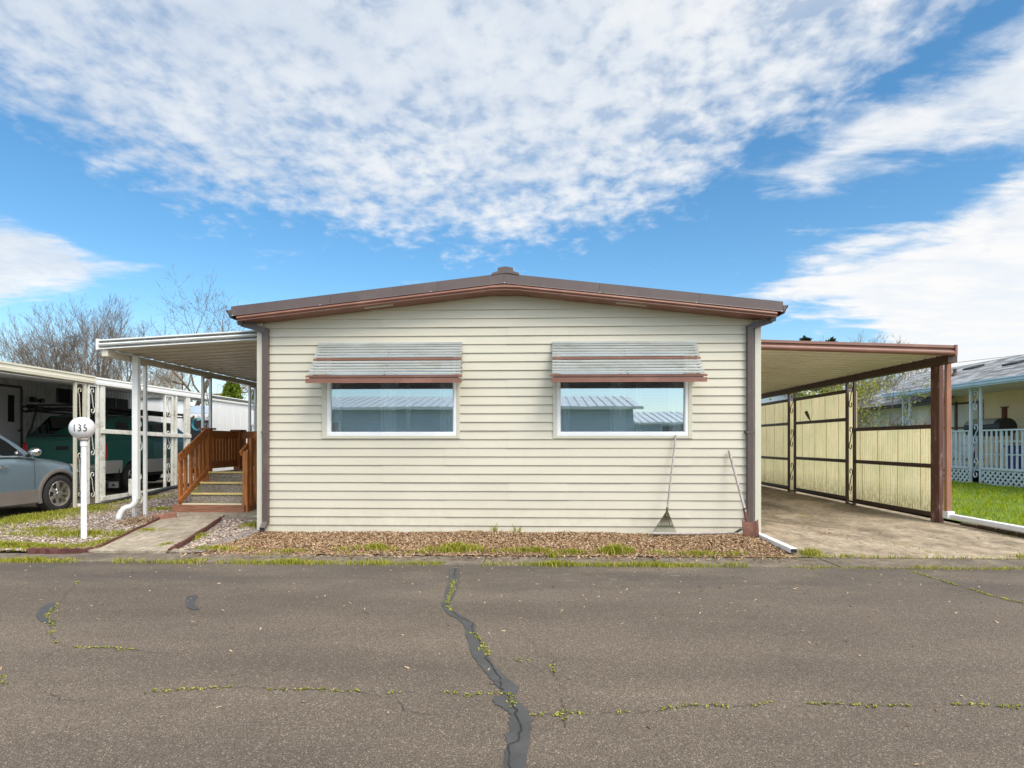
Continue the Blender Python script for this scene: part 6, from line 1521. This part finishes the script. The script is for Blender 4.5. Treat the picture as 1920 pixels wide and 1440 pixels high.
def arborvitae(x, y, h, r, seed, label):
    def fn(rd):
        t = rd.random()**.8; z = h*t; rr = r*(1-t**2.6)**.6*math.sqrt(rd.uniform(.45,1)); a = rd.uniform(0,6.283)
        rr *= 1+.18*math.sin(a*5+z*3+seed)
        return Vector((x+rr*math.cos(a), y+rr*math.sin(a), z)), Vector((math.cos(a)*.5, math.sin(a)*.5, 1))
    root = thing('evergreen_tree', (x, y, 0), label, 'tree', 'clipped evergreens behind the white shed')
    clump_crown(5200, fn, .17, seed).build('crown', M['conifer'], root)
    mb = MB(); mb.tube([(x,y,0),(x,y,h*.9)], [.09,.02], 8); mb.build('trunk', M['bark_tree'], root)
arborvitae(-14.6, 28, 4.42, .62, 5, 'tallest golden green evergreen, centre of the gap under the canopy')
arborvitae(-13.2, 28, 4.15, .55, 9, 'golden green evergreen hard against the house corner')
arborvitae(-15.2, 28.5, 3.65, .5, 13, 'low rounded evergreen left of the tallest one')
arborvitae(-15.75, 28.8, 3.45, .42, 17, 'smallest evergreen at the left end of the row')
def pine(x, y, h, r, seed, label):
    def fn(rd):
        t = rd.random()**.7; k = int(t*14); z = h*(.25+.75*t); rr = r*(1-t)**.8*rd.uniform(.15,1); a = rd.choice([i*.7+k for i in range(9)])+rd.gauss(0,.12)
        return Vector((x+rr*math.cos(a), y+rr*math.sin(a), z+rr*.12)), Vector((math.cos(a), math.sin(a), .25))
    root = thing('conifer_tree', (x, y, 0), label, 'tree', 'dark conifers far behind the carport')
    clump_crown(2600, fn, .55, seed).build('crown', M['pine'], root)
    mb = MB(); mb.tube([(x,y,0),(x,y,h*.97)], [.3,.03], 8); mb.build('trunk', M['bark_tree'], root)
pine(28.4, 62, 12.0, 1.2, 3, 'dark conifer tip nearest the house corner above the carport'); pine(30.5, 61, 11.6, 1.1, 7, 'dark conifer tip further right above the carport'); pine(-9, 95, 9, 2.5, 9, 'dark conifer far behind the white shed')
def shrub(x, y, h, r, seed, label, n=1500, lf=.055, mat='leafy', stems=9):
    rd = random.Random(seed); S1 = MB(); Lf = MB()
    tips = []
    def br(p, d, L, rr, lv):
        pts = [p]; q = p.copy(); dd = d.copy()
        for i in range(4): dd = (dd+Vector((rd.gauss(0,.22), rd.gauss(0,.22), .10))*.6).normalized(); q = q+dd*L/4; pts.append(q.copy())
        S1.tube(pts, [rr*(1-.17*i) for i in range(5)], 4 if lv else 5, cap=False)
        for p_ in pts[1:]: tips.append((p_, dd.copy(), lv))
        if lv < 3:
            for _ in range(4 if lv < 2 else 3):
                i = rd.randint(1, 4); b = dd.copy(); ax = b.orthogonal().normalized(); ax.rotate(Matrix.Rotation(rd.uniform(0,6.28),3,b)); nd_ = (b+ax*rd.uniform(.4,1.0)).normalized(); br(pts[i], nd_, L*rd.uniform(.4,.62), rr*.55, lv+1)
    for k in range(stems):
        a = rd.uniform(0,6.28); d = Vector((math.cos(a)*r/h*.8, math.sin(a)*r/h*.8, 1)).normalized(); br(Vector((x+.1*math.cos(a), y+.1*math.sin(a), .05)), d, h*rd.uniform(.5,.75), .022, 0)
    tt = [t for t in tips if t[2] >= 1 and h*.15 < t[0].z < h*1.05]
    for _ in range(n):
        p, d, _l = rd.choice(tt); p = p+Vector((rd.gauss(0,.05), rd.gauss(0,.05), rd.gauss(0,.05))); d = Vector((rd.gauss(0,.6), rd.gauss(0,.6), rd.gauss(.3,.6))).normalized(); s = d.orthogonal().normalized(); s.rotate(Matrix.Rotation(rd.uniform(0,6.28),3,d)); l = lf*rd.uniform(.6,1.4)
        Lf.poly([p, p+d*l*.5-s*l*.28, p+d*l, p+d*l*.5+s*l*.28])
    root = thing('garden_shrub', (x, y, 0), label, 'shrub')
    S1.build('stems', M['twig'], root); Lf.build('leaves', M[mat], root)
shrub(9.85, 17.4, 3.3, .45, 3, 'tall open shrub with yellow green young leaves beyond the low carport panel', 1700, .075, stems=9)
shrub(13.2, 27.5, 4.6, 2.2, 5, 'wide yellow green shrub behind the upper carport panels', 5200, .11, stems=14)
shrub(16.2, 29.0, 4.9, 1.8, 8, 'bushy shrub with pale leaves behind the satellite dish', 3000, .11, stems=10)
shrub(9.55, 16.2, 1.95, .5, 11, 'low brown twiggy shrub at the foot of the leafy one', 700, .05, stems=12)
# hedge row and roofs far off, closing the horizon
def far_home(x, y, w, d, h, label, wall, roofm):
    r_ = thing('distant_house', (x, y, 0), label, 'house'); mb = MB(); mb.box(x-w/2, x+w/2, y, y+d, 0, h); mb.build('wall', M[wall], r_)
    mb = MB(); mb.poly([(x-w/2-.4,y-.4,h),(x,y-.4,h+w*.12),(x,y+d+.4,h+w*.12),(x-w/2-.4,y+d+.4,h)]); mb.poly([(x+w/2+.4,y-.4,h),(x+w/2+.4,y+d+.4,h),(x,y+d+.4,h+w*.12),(x,y-.4,h+w*.12)]); mb.poly([(x-w/2,y-.01,h),(x+w/2,y-.01,h),(x,y-.01,h+w*.12)]); mb.build('roof', M[roofm], r_)
    for k in (-.28,.22):
        mb = MB(); mb.box(x+w*k-.7, x+w*k+.7, y-.04, y-.01, 1.2, 2.3); wi = mb.build('window', M['carglass'], r_)
        mb = MB(); mb.box(x+w*k-.78, x+w*k+.78, y-.03, y-.012, 1.12, 1.2); mb.box(x+w*k-.78, x+w*k+.78, y-.03, y-.012, 2.3, 2.38); mb.build('frame', M['vinyl'], wi)
far_home(-22, 34, 9, 14, 2.9, 'pale home with low roof behind the left carport', 'siding_white', 'white')
far_home(-11, 40, 8, 14, 2.8, 'pale home beyond the clipped evergreens', 'siding_white', 'shingle')
far_home(24, 40, 9, 14, 2.9, 'cream home beyond the shingle roofed neighbour', 'siding_tan', 'shingle')
# houses across the road, behind the camera: what the front windows mirror
def opp_home(x, y, w, d, h, label, porch):
    r_ = thing('opposite_house', (x, y, 0), label, 'house'); mb = MB()
    mb.box(x-w/2, x+w/2, y-d, y, 0, h); mb.build('wall', M['opp_wall'], r_)
    mb = MB(); rz2 = h+.85; mb.poly([(x-w/2-.4,y+.5,h),(x+w/2+.4,y+.5,h),(x+w/2+.4,y-d/2,rz2),(x-w/2-.4,y-d/2,rz2)]); mb.poly([(x-w/2-.4,y-d-.5,h),(x+w/2+.4,y-d-.5,h),(x+w/2+.4,y-d/2,rz2),(x-w/2-.4,y-d/2,rz2)])
    k = int(w/.42)
    for i in range(k+1):
        xx = x-w/2+i*w/k; mb.bar((xx,y+.5,h+.03),(xx,y-d/2,rz2+.03),.035,.03)
    mb.build('roof', M['opp_roof'], r_)
    mb = MB(); mb.bar((x-w/2-.4,y+.52,h-.03),(x+w/2+.4,y+.52,h-.03),.08,.14); mb.build('fascia', M['vinyl'], r_)
    for q in (-.3,.12):
        mb = MB(); mb.box(x+w*q-.8, x+w*q+.8, y, y+.03, 1.2, 2.3); wi = mb.build('window', M['carglass'], r_)
        mb = MB(); mb.box(x+w*q-.88, x+w*q-.8, y, y+.05, 1.12, 2.38); mb.box(x+w*q+.8, x+w*q+.88, y, y+.05, 1.12, 2.38); mb.box(x+w*q-.8, x+w*q+.8, y, y+.05, 1.12, 1.2); mb.build('frame', M['vinyl'], wi)
    mb = MB(); px_ = x+w*porch; mb.box(px_-1.4, px_+1.4, y, y+2.2, h-.42, h-.28)
    for xx in (px_-1.3, px_+1.3): mb.box(xx-.05, xx+.05, y+2.05, y+2.15, 0, h-.42)
    mb.build('porch', M['vinyl'], r_)
opp_home(-4.5, -10.5, 18.5, 8, 3.0, 'blue grey house with ribbed roof across the road, mirrored in the windows', -.36)
opp_home(12.0, -17.5, 12, 8, 2.5, 'smaller blue grey house across the road at the right', .3)
